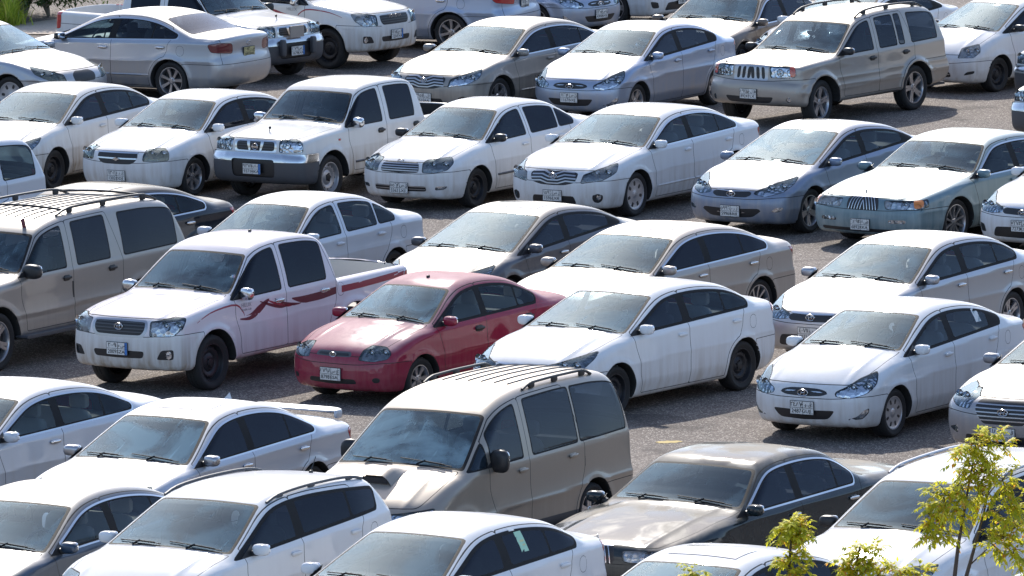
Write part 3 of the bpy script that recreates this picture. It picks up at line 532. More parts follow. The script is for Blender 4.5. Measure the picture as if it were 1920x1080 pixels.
T('bigcross', **dict(TY['suv'], W=1.88, H=1.68, wb=2.70, R=.36, Ra=.42, beltp=[(-.3, 1.06), (-3.2, 1.18)],
  prof=[(.70, .24), (.87, .28), (.92, .42), (.93, .60), (.91, .78), (.85, .90), (.66, .99), (.35, 1.07), (.05, 1.12), (-.24, 1.15), (-1.10, 1.59), (-1.4, 1.655), (-1.9, 1.68), (-2.6, 1.675), (-3.2, 1.64), (-3.38, 1.60), (-3.60, 1.28), (-3.68, 1.05), (-3.70, .80), (-3.75, .6), (-3.75, .45), (-3.6, .32), (-3.3, .28)],
  cowl=(-.24, 1.145), hdr=(-1.10, 1.585), rhdr=(-3.2, 1.63), rbase=(-3.6, 1.28), glass=[(-.2, -1.44), (-1.60, -2.48), (-2.56, -3.30)], dend=-3.32))

for _t in TY.values():
    if _t.get('emb'): _t['emb'] = (_t['emb'][0], _t['emb'][1] - .04)
    _t['plz'] -= .07
    _t['cowl'] = (_t['cowl'][0] - .02, _t['cowl'][1]); _t['hdr'] = (_t['hdr'][0] + .04, _t['hdr'][1])
    _dn = lambda P: [(a, b - .03 * (b > .4)) for a, b in P]
    _t['prof'] = [(a, b - .03 * min(1, max(0, (a - .2) / .4)) * (b > .4)) for a, b in _t['prof']]
    _t['head'] = _dn(_t['head']); _t['hoodz'] -= .03; _t['bz'] -= .03
    _t['ops'] = [(a, m, _dn(P)) for a, m, P in _t['ops']]
    if _t.get('bumper2'): _t['bumper2'] = [(a, m, z0 - .03 * (z0 > .4), z1 - .03) for a, m, z0, z1 in _t['bumper2']]
# ---------------------------------------------------------------- wheels
WH = {}
def wheel_meshes(style, Rr):
    key = (style, Rr)
    if key in WH: return WH[key]
    kind, n = style[0], style[1]
    rr = Rr - (.115 if Rr > .34 else .10) + (.02 if kind == 'alloy' and n >= 9 else 0)
    t = MB(); t.lathe([(rr, -.085), (rr + .012, -.098), (rr + .05, -.108), (Rr - .035, -.108), (Rr - .01, -.094), (Rr - .002, -.07), (Rr, -.03), (Rr - .008, -.028), (Rr - .008, -.022), (Rr, -.02), (Rr, .02), (Rr - .008, .022), (Rr - .008, .028), (Rr, .03), (Rr - .002, .07), (Rr - .01, .094), (Rr - .035, .108), (rr + .05, .108), (rr + .045, .104), (rr + .012, .098), (rr, .085)], 40)
    if n == -1: t.cur = 0
    tm = t.mesh('tyre', [TYRE], 60)
    r = MB(); k0 = MB
    r.lathe([(rr + .004, .092), (rr - .006, .092), (rr - .014, .08), (rr - .022, .02), (rr - .022, -.08)], 40)
    r.cur = 1; r.lathe([(rr - .02, .0), (.01, .0)], 24); r.cur = 0
    if kind == 'steel':
        r.lathe([(rr - .014, .055), (rr - .03, .028), (rr * .74, .052), (rr * .62, .05), (rr * .5, .028), (rr * .36, .045), (.075, .048), (.05, .05)], 40)
        r.cur = 1
        for i in range(12):
            a = 2 * math.pi * i / 12; r.sbox((rr * .76 * math.cos(a), .046, rr * .76 * math.sin(a)), (.013, .01, .013), .8, None, 8, 5)
        r.cur = 2; r.lathe([(.055, .05), (.05, .062), (.03, .066), (.0, .066)], 16)
        for i in range(5):
            a = 2 * math.pi * i / 5; r.sbox((.057 * math.cos(a + .3), .056, .057 * math.sin(a + .3)), (.011, .012, .011), .6, None, 6, 4)
    elif kind == 'alloy':
        W0, W1 = {5: (.030, .052), 6: (.024, .040), 7: (.020, .030), 8: (.015, .020), 10: (.013, .017)}[n]
        for i in range(n):
            a = 2 * math.pi * i / n + .2; c, s_ = math.cos(a), math.sin(a)
            for e in ((-1, 1) if n == 5 else (0,)):
                o0, o1 = e * W0 * .25, e * W1 * .62; w0, w1 = (W0, W1 * .42) if n == 5 else (W0, W1)
                P = []
                for rad, off, wd, y in ((.035, o0, w0, .062), (rr * .55, (o0 + o1) / 2, (w0 + w1) * .42, .060), (rr - .010, o1, w1, .078)):
                    for dy, k in ((0, 1.), (-.03, 1.15)):
                        for sg in (-1, 1):
                            q = off + sg * wd * k; P.append((rad * c - q * s_, y + dy, rad * s_ + q * c))
                F = []
                for j in (0, 4):
                    F += [(j, j + 4, j + 5, j + 1), (j + 2, j + 3, j + 7, j + 6), (j, j + 2, j + 6, j + 4), (j + 1, j + 5, j + 7, j + 3)]
                r.add(P, F)
        r.lathe([(.060, .04), (.058, .062), (.045, .068), (.03, .066), (.028, .072), (0, .073)], 20)
        r.cur = 1
        for i in range(5):
            a = 2 * math.pi * i / 5; r.sbox((.044 * math.cos(a), .067, .044 * math.sin(a)), (.008, .006, .008), .8, None, 6, 4)
    else:
        r.lathe([(rr - .008, .086), (rr - .03, .075), (rr * .6, .078), (rr * .3, .072), (.05, .078), (.03, .084), (0, .085)], 40)
        r.cur = 1
        for i in range(n):
            a = 2 * math.pi * i / n; M = Matrix.Rotation(-a, 3, 'Y')
            r.sbox(M @ Vector((rr * .70, .0765, 0)), (rr * .16, .006, rr * (.085 if n > 7 else .11)), .55, M, 10, 5)
    rm = r.mesh('rim', [{'steel': STEELB if n != 2 else CAP, 'alloy': ALLOY, 'cap': CAP}[kind], BLACK, SILVERP if kind == 'steel' and n == 1 else STEELB], 35)
    WH[key] = (tm, rm); return WH[key]
# ---------------------------------------------------------------- writing
TXT = {}
def text_mesh(body, size, ext=.0006):
    k = (body, size)
    if k in TXT: return TXT[k]
    cu = bpy.data.curves.new('t', 'FONT'); cu.body = body; cu.size = size; cu.extrude = ext; cu.align_x = 'CENTER'; cu.align_y = 'CENTER'; cu.resolution_u = 2
    o = bpy.data.objects.new('t', cu); col.objects.link(o); bpy.context.view_layer.update()
    me = bpy.data.meshes.new_from_object(o.evaluated_get(bpy.context.evaluated_depsgraph_get()))
    bpy.data.objects.remove(o); bpy.data.curves.remove(cu)
    n = len(me.vertices); V = np.zeros(n * 3, np.float32)
    if n: me.vertices.foreach_get('co', V)
    V = V.reshape(-1, 3); F = [tuple(p.vertices) for p in me.polygons]; bpy.data.meshes.remove(me)
    TXT[k] = (V, F); return TXT[k]
AR = str.maketrans('0123456789', '٠١٢٣٤٥٦٧٨٩')
ARL = {'A': 'ا', 'B': 'ب', 'J': 'ح', 'D': 'د', 'R': 'ر', 'S': 'س', 'X': 'ص', 'T': 'ط', 'E': 'ع', 'G': 'ق', 'K': 'ك', 'L': 'ل', 'Z': 'م', 'N': 'ن', 'H': 'ه', 'U': 'و', 'V': 'ى', 'C': 'د'}
def plate(root, mats_origin, pos, yawn, num, let, blue=False, tone=PLW, tilt=0., fade=False):
    """pos: centre on the bumper, yawn: +1 faces forward, -1 faces back. Local frame: x' to the viewer's right"""
    b = MB(); w_, h_ = .165, .083
    def P(u, v, d): return (pos[0] + yawn * (d + tilt * v), pos[1] + yawn * u, pos[2] + v)
    def quad(u0, u1, v0, v1, d): b.add([P(u0, v0, d), P(u1, v0, d), P(u1, v1, d), P(u0, v1, d)], [(0, 1, 2, 3)])
    def slab(u0, u1, v0, v1, d0, d1):
        q = [P(u, v, d) for d in (d0, d1) for u, v in ((u0, v0), (u1, v0), (u1, v1), (u0, v1))]
        b.add(q, [(4, 5, 6, 7), (0, 1, 5, 4), (1, 2, 6, 5), (2, 3, 7, 6), (3, 0, 4, 7), (3, 2, 1, 0)])
    b.cur = 1; slab(-w_, w_, -h_, h_, 0, .008); b.cur = 0; slab(-w_ + .006, w_ - .006, -h_ + .006, h_ - .006, .006, .010)
    if blue: b.cur = 2; slab(w_ - .042, w_ - .006, -h_ + .006, h_ - .006, .0098, .0118)
    pl = link('licence_plate', b.mesh('licence_plate', [tone, PLB, PLBLUE], 30), root)
    t = MB()
    def put(s, size, u, v, sx=1.):
        V, F = text_mesh(s, size); t.add([P(u + p[0] * sx, v + p[1], .0125 + p[2]) for p in V], F)
    uR = w_ - .042
    put(num.translate(AR), .080, -.075, .040, 1.02); put(' '.join(ARL[c] for c in reversed(let)), .062, .058, .042, 1.)
    put(num, .072, -.075, -.041, .95); put(let, .058, .060, -.041, 1.25)
    for q in ('K', 'S', 'A'): put(q, .024, w_ - .021, .052 - .026 * 'KSA'.index(q))
    bb = b; b = t
    slab(-w_ + .004, uR, -.002, .002, .0105, .0125); slab(uR - .002, uR + .001, -h_ + .004, h_ - .004, .012, .0125); slab(.012, .015, -h_ + .004, h_ - .004, .0105, .0125)
    slab(w_ - .026, w_ - .016, -.070, -.060, .012, .0125)
    link('plate_characters', t.mesh('plate_characters', [PLB], 30), pl)
    return pl
# ---------------------------------------------------------------- emblems
def ring(t, c, a, b_, r, n=20, lean=0.):
    P = [(c[0] + lean * b_ * math.sin(g), c[1] + a * math.cos(g), c[2] + b_ * math.sin(g)) for g in [2 * math.pi * i / n for i in range(n + 1)]]
    t.tube(P, r, 5, False)
def emblem_mesh(kind):
    t = MB()
    if kind == 'rings':
        ring(t, (0, 0, 0), .062, .042, .0065); ring(t, (.002, 0, .0), .020, .041, .005); ring(t, (.002, 0, .020), .042, .017, .005)
    elif kind == 'slanth':
        ring(t, (0, 0, 0), .070, .038, .0065); t.tube([(0, -.030, -.026), (0, -.016, .026)], .007); t.tube([(0, .016, -.026), (0, .030, .026)], .007); t.tube([(0, -.022, -.004), (0, .022, .004)], .007)
    elif kind == 'oval':
        ring(t, (0, 0, 0), .050, .030, .006); V, F = text_mesh('KIA', .045); t.add([(.004 + p[2], p[0], p[1]) for p in V], F)
    elif kind == 'circ':
        ring(t, (0, 0, 0), .048, .048, .009); t.box((.004, 0, 0), (.006, .062, .013))
    elif kind == 'bowtie':
        P = [(-.055, -.012), (-.022, -.012), (-.016, -.026), (.016, -.026), (.022, -.012), (.055, -.012), (.048, .012), (.016, .012), (.010, .026), (-.016, .026), (-.022, .012), (-.048, .012)]
        P = [(y, z) for y, z in P]; n = len(P); t.add([(.008, y, z) for y, z in P] + [(0, y, z) for y, z in P], [tuple(range(n))] + [(i, (i + 1) % n, n + (i + 1) % n, n + i) for i in range(n)])
    elif kind == 'star':
        ring(t, (0, 0, .02), .012, .028, .005); t.tube([(0, 0, -.02), (0, 0, .05)], .005)
    elif kind == 'word':
        t.cur = 0; V, F = text_mesh('TOYOTA', .085); t.add([(.004 + p[2] * 3, p[0] * 1.05, p[1]) for p in V], F)
    return t.mesh('emblem', [CHROME if kind != 'word' else SILVERP], 40)
EM = {}
# ---------------------------------------------------------------- body of one kind, cut into its parts
KIND = {}
def build_kind(tn, h):
    if tn in KIND: return KIND[tn]
    s = Shape(**TY[tn]); M = s.mesh(h)
    names = []
    def lid(n):
        if n not in names: names.append(n)
        return names.index(n)
    for n in ('body', 'gap', 'arch'): lid(n)
    V, N, T_ = M; st = [V, N, T_, np.zeros(len(T_), int)]
    def do(fn, frm, lab):
        V = st[0]; x, y, z = V.T; f = fn(x, y, z, s.xp(x, y))
        st[:] = cut(tuple(st), f, [lid(a) for a in frm], lid(lab))
    def panel(fn, frm, lab, g=.0042):
        do(lambda *a: fn(*a) - g, frm, 'tmp'); do(lambda *a: fn(*a) + g, ['tmp'], lab)
        st[3] = np.where(st[3] == lid('tmp'), lid('gap'), st[3])
    # wheel arches
    def farch(x, y, z, X):
        f = np.minimum(np.sqrt((x - s.dxa) ** 2 + (z - s.R) ** 2), np.sqrt((x + s.wb) ** 2 + (z - s.R) ** 2)) - s.Ra - .004
        return np.maximum(f, z - s.R - s.Ra)
    do(farch, ['body'], 'arch')
    side = lambda x, y, z: (s.Ws(x, z) - .05) - y
    if s.bed:
        x0, x1, yb, z0 = s.bed
        do(lambda x, y, z, X: np.maximum(np.maximum(x0 - .004 - x, x - x1 - .004), np.maximum(y - yb - .004, z - s.top(np.clip(x, x0 + .1, x1 - .1)) + .02)), ['body'], 'bed_liner')
    # screens
    def fws(x, y, z, X): return np.maximum(smax(np.maximum(X - s.cowl[0], s.hdr[0] - X), y - (s.Ws(x, z) - .072), .05), s.cowl[1] - .12 - z)
    do(fws, ['body'], 'windscreen_seal'); do(lambda *a: fws(*a) + .030, ['windscreen_seal'], 'windscreen')
    def frw(x, y, z, X): return np.maximum(smax(np.maximum(X - s.rhdr[0], s.rbase[0] - X), y - (s.Ws(x, z) - .10), .08), s.rbase[1] - .10 - z)
    do(frw, ['body'], 'rear_window_seal'); do(lambda *a: frw(*a) + .025, ['rear_window_seal'], 'rear_window')
    # side windows
    def fdlo(x, y, z, X):
        f = smax(s.belt(x) + .012 - z, z - (s.top(x) - s.m), .03)
        f = smax(f, (s.dend - x) - .25 * (z - s.belt(s.dend)) , .05)
        return np.maximum(np.maximum(f, side(x, y, z)), x - s.cowl[0])
    def fgl(i, inset):
        a, b = s.glass[i]
        def f(x, y, z, X):
            ln = -.10 * (z - s.belt(x)); k = .045 if s.bodyB else .012
            q = smax(x - ln - (a if i else a + .1), b - x + ln, .01)
            return smax(fdlo(x, y, z, X) + inset, q + (0 if s.bodyB else 0), k)
        return f
    ng = len(s.glass)
    if s.bodyB:
        for i in range(ng):
            fi = fgl(i, .0); do(fi, ['body'], 't%d' % i); do(lambda *a: fi(*a) + .018, ['t%d' % i], 'w%d' % i)
    else:
        do(fdlo, ['body'], 'window_trim')
        if s.chromering: do(lambda *a: np.minimum(-(fdlo(*a) + .018), 1), ['window_trim'], 'chrome_trim')
        for i in range(ng): do(fgl(i, .034), ['window_trim'], 'w%d' % i)
    # bonnet
    yh = lambda x: s.hw - .14 - .10 * sstep(x, .1, s.nose)
    U = lambda x, y: y + np.maximum(s.nose - x, 0)
    UR = lambda x, y: y + np.maximum(x - s.tail, 0)
    def pol(P):
        Q = chaikin(P, 2, .022)
        return lambda x, y, z, X: np.maximum(np.where(x > -.2, poly_sdf(U(x, y), z, Q), 1.), (.020 - (s.top(np.minimum(X, s.nose - .10) - .12) - z - s.crown * (y / s.hw) ** 2)) * .8)
    boxes = [(min(p[0] for p in P) - .04, max(p[0] for p in P) + .04, min(p[1] for p in P) - .03, max(p[1] for p in P) + .03) for P in [s.head] + [o_[2] for o_ in s.ops]]
    def near(V, T):
        c = V[T].mean(1); u = U(c[:, 0], c[:, 1]); m = np.zeros(len(T), bool)
        for a, b_, c_, d in boxes: m |= (u > a) & (u < b_) & (c[:, 2] > c_) & (c[:, 2] < d)
        return m & (c[:, 0] > 0)
    if h < .035: st[:] = refine(tuple(st), near, 2)
    fh = pol(s.head); panel(fh, ['body'], 'headlight', .003)
    panel(lambda x, y, z, X: np.maximum(smax(y - yh(x), s.hoodz - z, .06), s.cowl[0] + .015 - X), ['body'], 'hood')
    n_sl = 0
    for nm, mt, P in s.ops:
        if nm in ('slat',):
            f = pol(P) if 0 else (lambda P: (lambda x, y, z, X: np.where(x > -.2, poly_sdf(U(x, y), z, P), 1.)))(P)
            do(f, ['grille', 'lower_grille', 'grille_dark', 'grille_surround_silver', 'grille_surround_chrome', 'body', 'hood'], 'slat_' + mt)
        else: do(pol(P), ['body', 'hood', 'grille_surround_silver', 'grille_surround_chrome', 'grille', 'lower_grille', 'headlight', 'gap', 'bumper_bar_chrome', 'bumper_guard_dark'] if nm in ('fog_light', 'grille', 'turn_signal', 'lower_grille') else ['body', 'hood', 'gap'], nm + ('_' + mt if mt != 'black' and nm != 'fog_light' else ''))
    if s.bumper2:
        for nm, mt, z0, z1 in s.bumper2:
            do(lambda x, y, z, X: np.maximum(np.maximum(z0 - z, z - z1), s.Ra * .9 - x), ['body'], nm + '_' + mt)
    else: panel(lambda x, y, z, X: np.maximum(.24 - x, z - s.bz - .03 * sstep(U(x, y), .3, 1.)), ['body'], 'front_bumper')
    # rear
    QT = chaikin(s.tailp, 2, .03)
    panel(lambda x, y, z, X: np.where(x < -s.wb + .3, poly_sdf(UR(x, y), z, QT), 1.), ['body'], 'tail_light', .003)
    panel(lambda x, y, z, X: np.maximum(x + s.wb + .25, z - s.bz - .06), ['body'], 'rear_bumper')
    if not s.bed: panel(lambda x, y, z, X: np.maximum(y - (s.hw - .20), X - (s.rbase[0] - .02)), ['body'], 'boot_lid')
    else: panel(lambda x, y, z, X: np.maximum(y - (s.hw - .09), X - (s.tail + .05)), ['body'], 'tailgate')
    # doors
    ex = .030
    xa = lambda z: s.xa + .10 * sstep(z, .55, .95) - .04 * sstep(.5 - z, 0, .2)
    def fd(fr, rr_):
        def f(x, y, z, X):
            g = np.maximum(np.maximum(x - fr(z), rr_(z) - x), s.sill - z)
            g = smax(g, z - (s.top(x) - s.m + ex), .03)
            g = np.maximum(g, s.Ra + .05 - np.sqrt((x + s.wb) ** 2 + (z - s.R) ** 2))
            g = np.maximum(g, (s.Ws(x, z) - .05) - y)
            return g
        return f
    xb = lambda z: s.xb + 0 * z - .10 * np.maximum(z - s.belt(s.xb), 0)
    xc = lambda z: s.xc - .16 * sstep(z, .55, .9) - (.0 if s.bodyB else .10) * sstep(z, s.belt(s.xc) - .1, s.belt(s.xc) + .1) + .25 * np.maximum(z - s.belt(s.xc), 0)
    panel(fd(xa, xb), ['body'], 'door_front'); panel(fd(xb, xc), ['body', 'gap'], 'door_rear')
    if s.cladding: do(lambda x, y, z, X: np.maximum(z - s.cladding, -1), ['door_front', 'door_rear', 'body'], 'side_skirt')
    # fuel flap
    fx, fz = (-s.wb - .1 - .12 if not s.bed else -s.wb - .1 + .62), (s.belt(-2.6) - .16)
    if s.bed: fx = -s.wb + .30; fz = .98
    if s.cladding: fx = -2.55; fz = .93
    if tn in ('corolla', 'famsed', 'oldcor', 'elan', 'hatchlet', 'pickup', 'van', 'execsed', 'suv'):
        q = chaikin([(fx - .075, fz - .085), (fx + .075, fz - .085), (fx + .075, fz + .085), (fx - .075, fz + .085)], 2)
        panel(lambda x, y, z, X: np.where(y > .5, poly_sdf(x, z, q), 1.), ['body'], 'fuel_flap', .0025)
    V, N, T_, L = st
    out = {}
    for i, nme in enumerate(names):
        if nme in ('tmp', 'gap', 'arch'): continue
        ids = [i] + ([lid('gap'), lid('arch')] if nme == 'body' else [])
        m = np.isin(L, ids)
        if not m.any(): continue
        tt = T_[m]; u, inv = np.unique(tt, return_inverse=True); v = V[u].copy(); n = N[u].copy(); t = inv.reshape(-1, 3)
        mi = np.isin(L[m], ids[1:]).astype(int) if len(ids) > 1 else None
        out[nme] = (v, n, t, mi)
    KIND[tn] = (s, out); return KIND[tn]
def mirrored(p):
    v, n, t, mi = p; f = np.array([1, -1, 1]); return v * f, n * f, t[:, ::-1], mi
def both(p):
    v, n, t, mi = p; c = np.abs(v[:, 1]) < 1e-6; mv, mn, mt, _ = mirrored(p); k = len(v)
    ids = np.arange(k) + k; ids[c] = np.nonzero(c)[0]; keep = np.ones(2 * k, bool); keep[k:][c] = False
    new = np.cumsum(keep) - 1; t2 = new[ids[mt]]
    return np.concatenate([v, mv])[keep], np.concatenate([n, mn])[keep], np.concatenate([t, t2]), None if mi is None else np.concatenate([mi, mi])
ME = {}
def pmesh(tn, part, how, mats, off=0.):
    k = (tn, part, how, off)
    if k not in ME:
        p = KIND[tn][1][part]; p = {'b': both, 'l': lambda q: q, 'r': mirrored}[how](p)
        v = p[0] + p[1] * off if off else p[0]
        ME[k] = mesh_from(part, v, p[2], p[1], p[3], mats)
    return ME[k]
# ---------------------------------------------------------------- one vehicle
def seat_mesh(s, kind):
    k = ('seat', kind)
    if k not in ME:
        b = MB(); w_ = .25 if kind == 'front' else .60
        b.sbox((0, 0, -.42), (.26, w_, .09), .35, None, 14, 7)
        b.sbox((-.27, 0, -.12), (.07, w_ * .95, .34), .35, Matrix.Rotation(-.22, 3, 'Y'), 14, 9)
        ME[k] = b.mesh('seat', [INT['grey']], 50)
        b = MB()
        for y in ([0] if kind == 'front' else [-.36, .36]): b.sbox((-.36, y, .29), (.045, .13, .085), .45, None, 12, 8); b.tube([(-.35, y, .18), (-.355, y, .24)], .02)
        ME[('hr', kind)] = b.mesh('headrest', [INT['grey']], 50)
    return ME[k], ME[('hr', kind)]
def vehicle(name, tn, pos, label, cat, P, o):
    """P paint material; o: options"""
    x, y, yaw = pos; s, parts = build_kind(tn, o.get('h', .03))
    root = bpy.data.objects.new(name, None); col.objects.link(root); root.empty_display_size = .3
    root.location = (x, y, o.get('z', 0)); root.rotation_euler = (0, 0, R(yaw)); tag(root, label, cat, 'vehicles parked in the car park')
    gl = o.get('glass', 'clear'); G = {'clear': glass('clear_side_glass', (.75, .82, .83), .02, fm=.65, gc=(.8, .88, 1)), 'mid': glass('tinted_side_glass', (.32, .36, .40), .012, fm=.7, gc=(.8, .86, 1)), 'dark': glass('dark_side_glass', (.03, .033, .045), .006, fm=.6, gc=(.8, .85, 1))}
    gs = gl if isinstance(gl, (list, tuple)) else [gl] * 4
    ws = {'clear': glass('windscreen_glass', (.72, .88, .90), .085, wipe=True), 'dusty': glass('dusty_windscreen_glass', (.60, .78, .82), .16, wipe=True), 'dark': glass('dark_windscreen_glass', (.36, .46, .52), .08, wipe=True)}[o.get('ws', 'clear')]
    rw = G[gs[1]] if gs[1] != 'clear' else glass('rear_glass', (.6, .66, .66), .12)
    def lk(nm, part, how, mats, par=root, off=0., base=None):
        return link(nm, pmesh(tn, part, how, [m if m is not None else P for m in (base or mats)], off), par, mats)
    lk('body', 'body', 'b', [P, None], base=[P, GAP])
    if P.name.endswith('two_tone'): pass
    for nm, pn in (('hood', 'hood'), ('front_bumper', 'front_bumper'), ('rear_bumper', 'rear_bumper'), ('boot_lid', 'boot_lid'), ('tailgate', 'tailgate')):
        if pn in parts: lk(nm, pn, 'b', [o.get('bumperm', P) if 'bumper' in nm else P])
    if 'fuel_flap' in parts: lk('fuel_flap', 'fuel_flap', 'l', [P])
    if 'bed_liner' in parts: lk('load_bed', 'bed_liner', 'b', [o.get('bedm', P)])
    if 'side_skirt' in parts: lk('side_skirt', 'side_skirt', 'b', [DARKP])
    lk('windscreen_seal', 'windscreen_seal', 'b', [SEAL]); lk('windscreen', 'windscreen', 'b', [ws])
    if 'rear_window' in parts: lk('rear_window_seal', 'rear_window_seal', 'b', [SEAL]); lk('rear_window', 'rear_window', 'b', [rw])
    for sd_ in 'lr':
        sg = 1 if sd_ == 'l' else -1
        if 'window_trim' in parts: lk('window_trim', 'window_trim', sd_, [SEAL])
        if 'chrome_trim' in parts: lk('chrome_trim', 'chrome_trim', sd_, [CHROME])
        doors = [lk('door', 'door_front', sd_, [P]), lk('door', 'door_rear', sd_, [P])]
        ng = len(s.glass); cen = []
        for i in range(ng):
            if 'w%d' % i not in parts: continue
            a, b = s.glass[i]; mid = (a + b) / 2
            d = doors[0] if mid > s.xb else doors[1] if mid > s.xc - .05 else root
            g_ = G[gs[min(0 if mid > s.xb else 1, len(gs) - 1)]] if mid > s.xc - .2 or not o.get('dark3') else G['dark']
            lk('window' if d is not root else 'quarter_window', 'w%d' % i, sd_, [g_], d)
            if 't%d' % i in parts: lk('window_seal', 't%d' % i, sd_, [SEAL], d)
        lens = o.get('lens', LENS)
        hl = lk('headlight', 'headlight', sd_, [lens]); lk('reflector', 'headlight', sd_, [o.get('refl', REFL)], hl, -.022)
        for k_, du in enumerate((-.10, .14)):
            key = (tn, 'bulbs', sd_, k_)
            if key not in ME:
                b = MB(); c = np.mean(np.array(s.head), 0)
                v = parts['headlight'][0]; uu = v[:, 1] + np.maximum(s.nose - v[:, 0], 0); j = np.argmin((uu - c[0] - du) ** 2 + (v[:, 2] - c[1] - .005) ** 2)
                p = v[j]; q = Vector((p[0], p[1] * sg, p[2])); nx = parts['headlight'][1][j]; dr = Vector((1, sg * nx[1] * .6, 0)).normalized(); M_ = dr.to_track_quat('Y', 'Z').to_matrix()
                b.lathe([(.062, .014), (.054, .0), (.034, -.02), (.027, -.006), (.0, .004)], 18)
                b.v = [tuple(M_ @ Vector(a_) + q - dr * .016) for a_ in b.v]; ME[key] = b.mesh('lamp_bowl', [CHROME], 40)
            link('lamp_bowl', ME[key], hl)
        tl = lk('tail_light', 'tail_light', sd_, [o.get('tlm', REDL)])
    groot = None
    sur = [p for p in parts if p.startswith('grille_surround')]
    for pn in list(parts):
        nm = pn.split('_')[0]
        if pn.startswith('grille_surround'): groot = lk('grille_surround', pn, 'b', [CHROME if 'chrome' in pn else SILVERP if o.get('sur', 1) == 1 else P])
    for pn in list(parts):
        if pn.startswith('grille') and not pn.startswith('grille_s'): g2 = lk('grille', pn, 'b', [DARKP if 'dark' in pn else BLACK]); groot = groot or g2
    for pn in list(parts):
        if pn.startswith('slat_'): lk('grille_slat', pn, 'b', [{'chrome': CHROME, 'silver': SILVERP, 'dark': DARKP, 'black': BLACK}[pn[5:]]], groot or root, .006)
        elif pn.startswith('chrome_chrome'): lk('grille_bar', pn, 'b', [CHROME], root, .006)
        elif pn.startswith('lower_grille'): lk('lower_grille', pn, 'b', [BLACK])
        elif pn.startswith('fog_light'):
            for sd_ in 'lr': f_ = lk('fog_light', pn, sd_, [LENS]); lk('reflector', pn, sd_, [REFL], f_, -.012)
        elif pn.startswith('turn_signal'):
            for sd_ in 'lr': lk('turn_signal', pn, sd_, [REDA if 'red' in pn else AMBER], root, .001)
        elif pn.startswith('bumper_bar'): lk('front_bumper', pn, 'b', [CHROME], root, .03)
        elif pn.startswith('bumper_guard'): lk('bumper_guard', pn, 'b', [DARKP], root, .015)
    # wheels
    tm, rm = wheel_meshes(o.get('wheel', ('steel', 0)), s.R)
    for cx, steer in ((0., o.get('steer', 0)), (-s.wb, 0)):
        for sg in (1, -1):
            wr = bpy.data.objects.new('wheel', None); col.objects.link(wr); wr.parent = root; wr.empty_display_size = .1
            wr.location = (cx, sg * (s.hw - .125 - s.taper[0] * .2), s.R); wr.rotation_euler = (0, random.uniform(0, 6), (0 if sg > 0 else math.pi) + R(steer))
            link('tyre', tm, wr); link('rim', rm, wr)
    # door mirrors, handles
    zb = s.belt(s.xa)
    mk = o.get('mirror', 'body'); msz = o.get('msize', (.062, .098, .062) if not s.bed else (.055, .10, .082)); mx = s.xa - .06 + o.get('mdx', 0); 
    for sg in (1, -1):
        k = ('mirror', tn, msz, sg)
        if k not in ME:
            b = MB(); b.sbox((mx, sg * (s.hw + .05), zb + .08), msz, .68, Matrix.Rotation(-sg * .15, 3, 'Z'), 16, 10)
            b.cur = 1; b.sbox((mx - .0, sg * (s.hw - .03), zb + .045), (.045, .09, .03), .5, None, 10, 7)
            yb = s.hw - .06 
            b.add([(s.xa + .16, sg * (float(s.Ws(np.array([s.xa + .16]), np.array([zb + .01]))[0]) + .004), zb + .012), (s.xa - .08, sg * (float(s.Ws(np.array([s.xa - .08]), np.array([zb + .01]))[0]) + .004), zb + .012), (s.xa - .08, sg * (float(s.Ws(np.array([s.xa - .08]), np.array([zb + .13]))[0]) + .006), zb + .13)], [(0, 1, 2)])
            ME[k] = b.mesh('door_mirror', [P, BLACK], 45)
            b = MB(); b.sbox((mx - msz[0] * .80, sg * (s.hw + .05), zb + .085), (.022, msz[1] * .86, msz[2] * .82), .5, Matrix.Rotation(-sg * .15, 3, 'Z'), 14, 8); ME[('mg',) + k[1:]] = b.mesh('mirror_glass', [MIRG], 45)
        mo = link('door_mirror', ME[k], root, [{'body': P, 'black': BLACK, 'chrome': CHROME, 'silver': SILVERP}[mk], None])
        link('mirror_glass', ME[('mg',) + k[1:]], mo)
    hk = o.get('handle', 'body')
    for sg in (1, -1):
        ds = [c for c in root.children if c.name.split('.')[0] == 'door']; ds = ds[:2] if sg > 0 else ds[2:]
        for d, hx in zip(ds, (s.xb + .16, s.xc - (.02 if not s.bodyB else -.10))):
            k = ('handle', tn, sg, round(hx, 2), hk)
            if k not in ME:
                b = MB(); hz = s.belt(hx) - .115; yy = s.hity(hx, hz)
                b.cur = 1; b.sbox((hx, sg * (yy - .002), hz), (.080 if hk != 'flat' else .085, .012, .034 if hk != 'flat' else .042), .6, None, 12, 7)
                b.cur = 0; b.sbox((hx + .0, sg * (yy + .022), hz + .004), (.092, .016, .019), .5, None, 12, 7)
                ME[k] = b.mesh('handle', [P, BLACK], 45)
            link('handle', ME[k], d, [{'body': P, 'chrome': CHROME, 'flat': BLACK}[hk], None if hk == 'flat' else P])
    if s.molding:
        k = ('mold', tn)
        for sg in (1, -1):
            if (k, sg) not in ME:
                b = MB()
                for xa_, xb_ in ((s.xa - .06, s.xb + .02), (s.xb - .03, s.xc + .16)):
                    xs = np.linspace(xa_, xb_, 12); pr = []
                    for xx in xs:
                        z = s.molding + .02 * -xx * .5; pr.append((xx, sg * (s.hity(xx, z) + .002), z))
                    b.tube(pr, .018, 6)
                ME[(k, sg)] = b.mesh('side_moulding', [BLACK], 50)
            link('side_moulding', ME[(k, sg)], root, [o.get('moldm', DARKP)])
    # wipers
    k = ('wiper', tn)
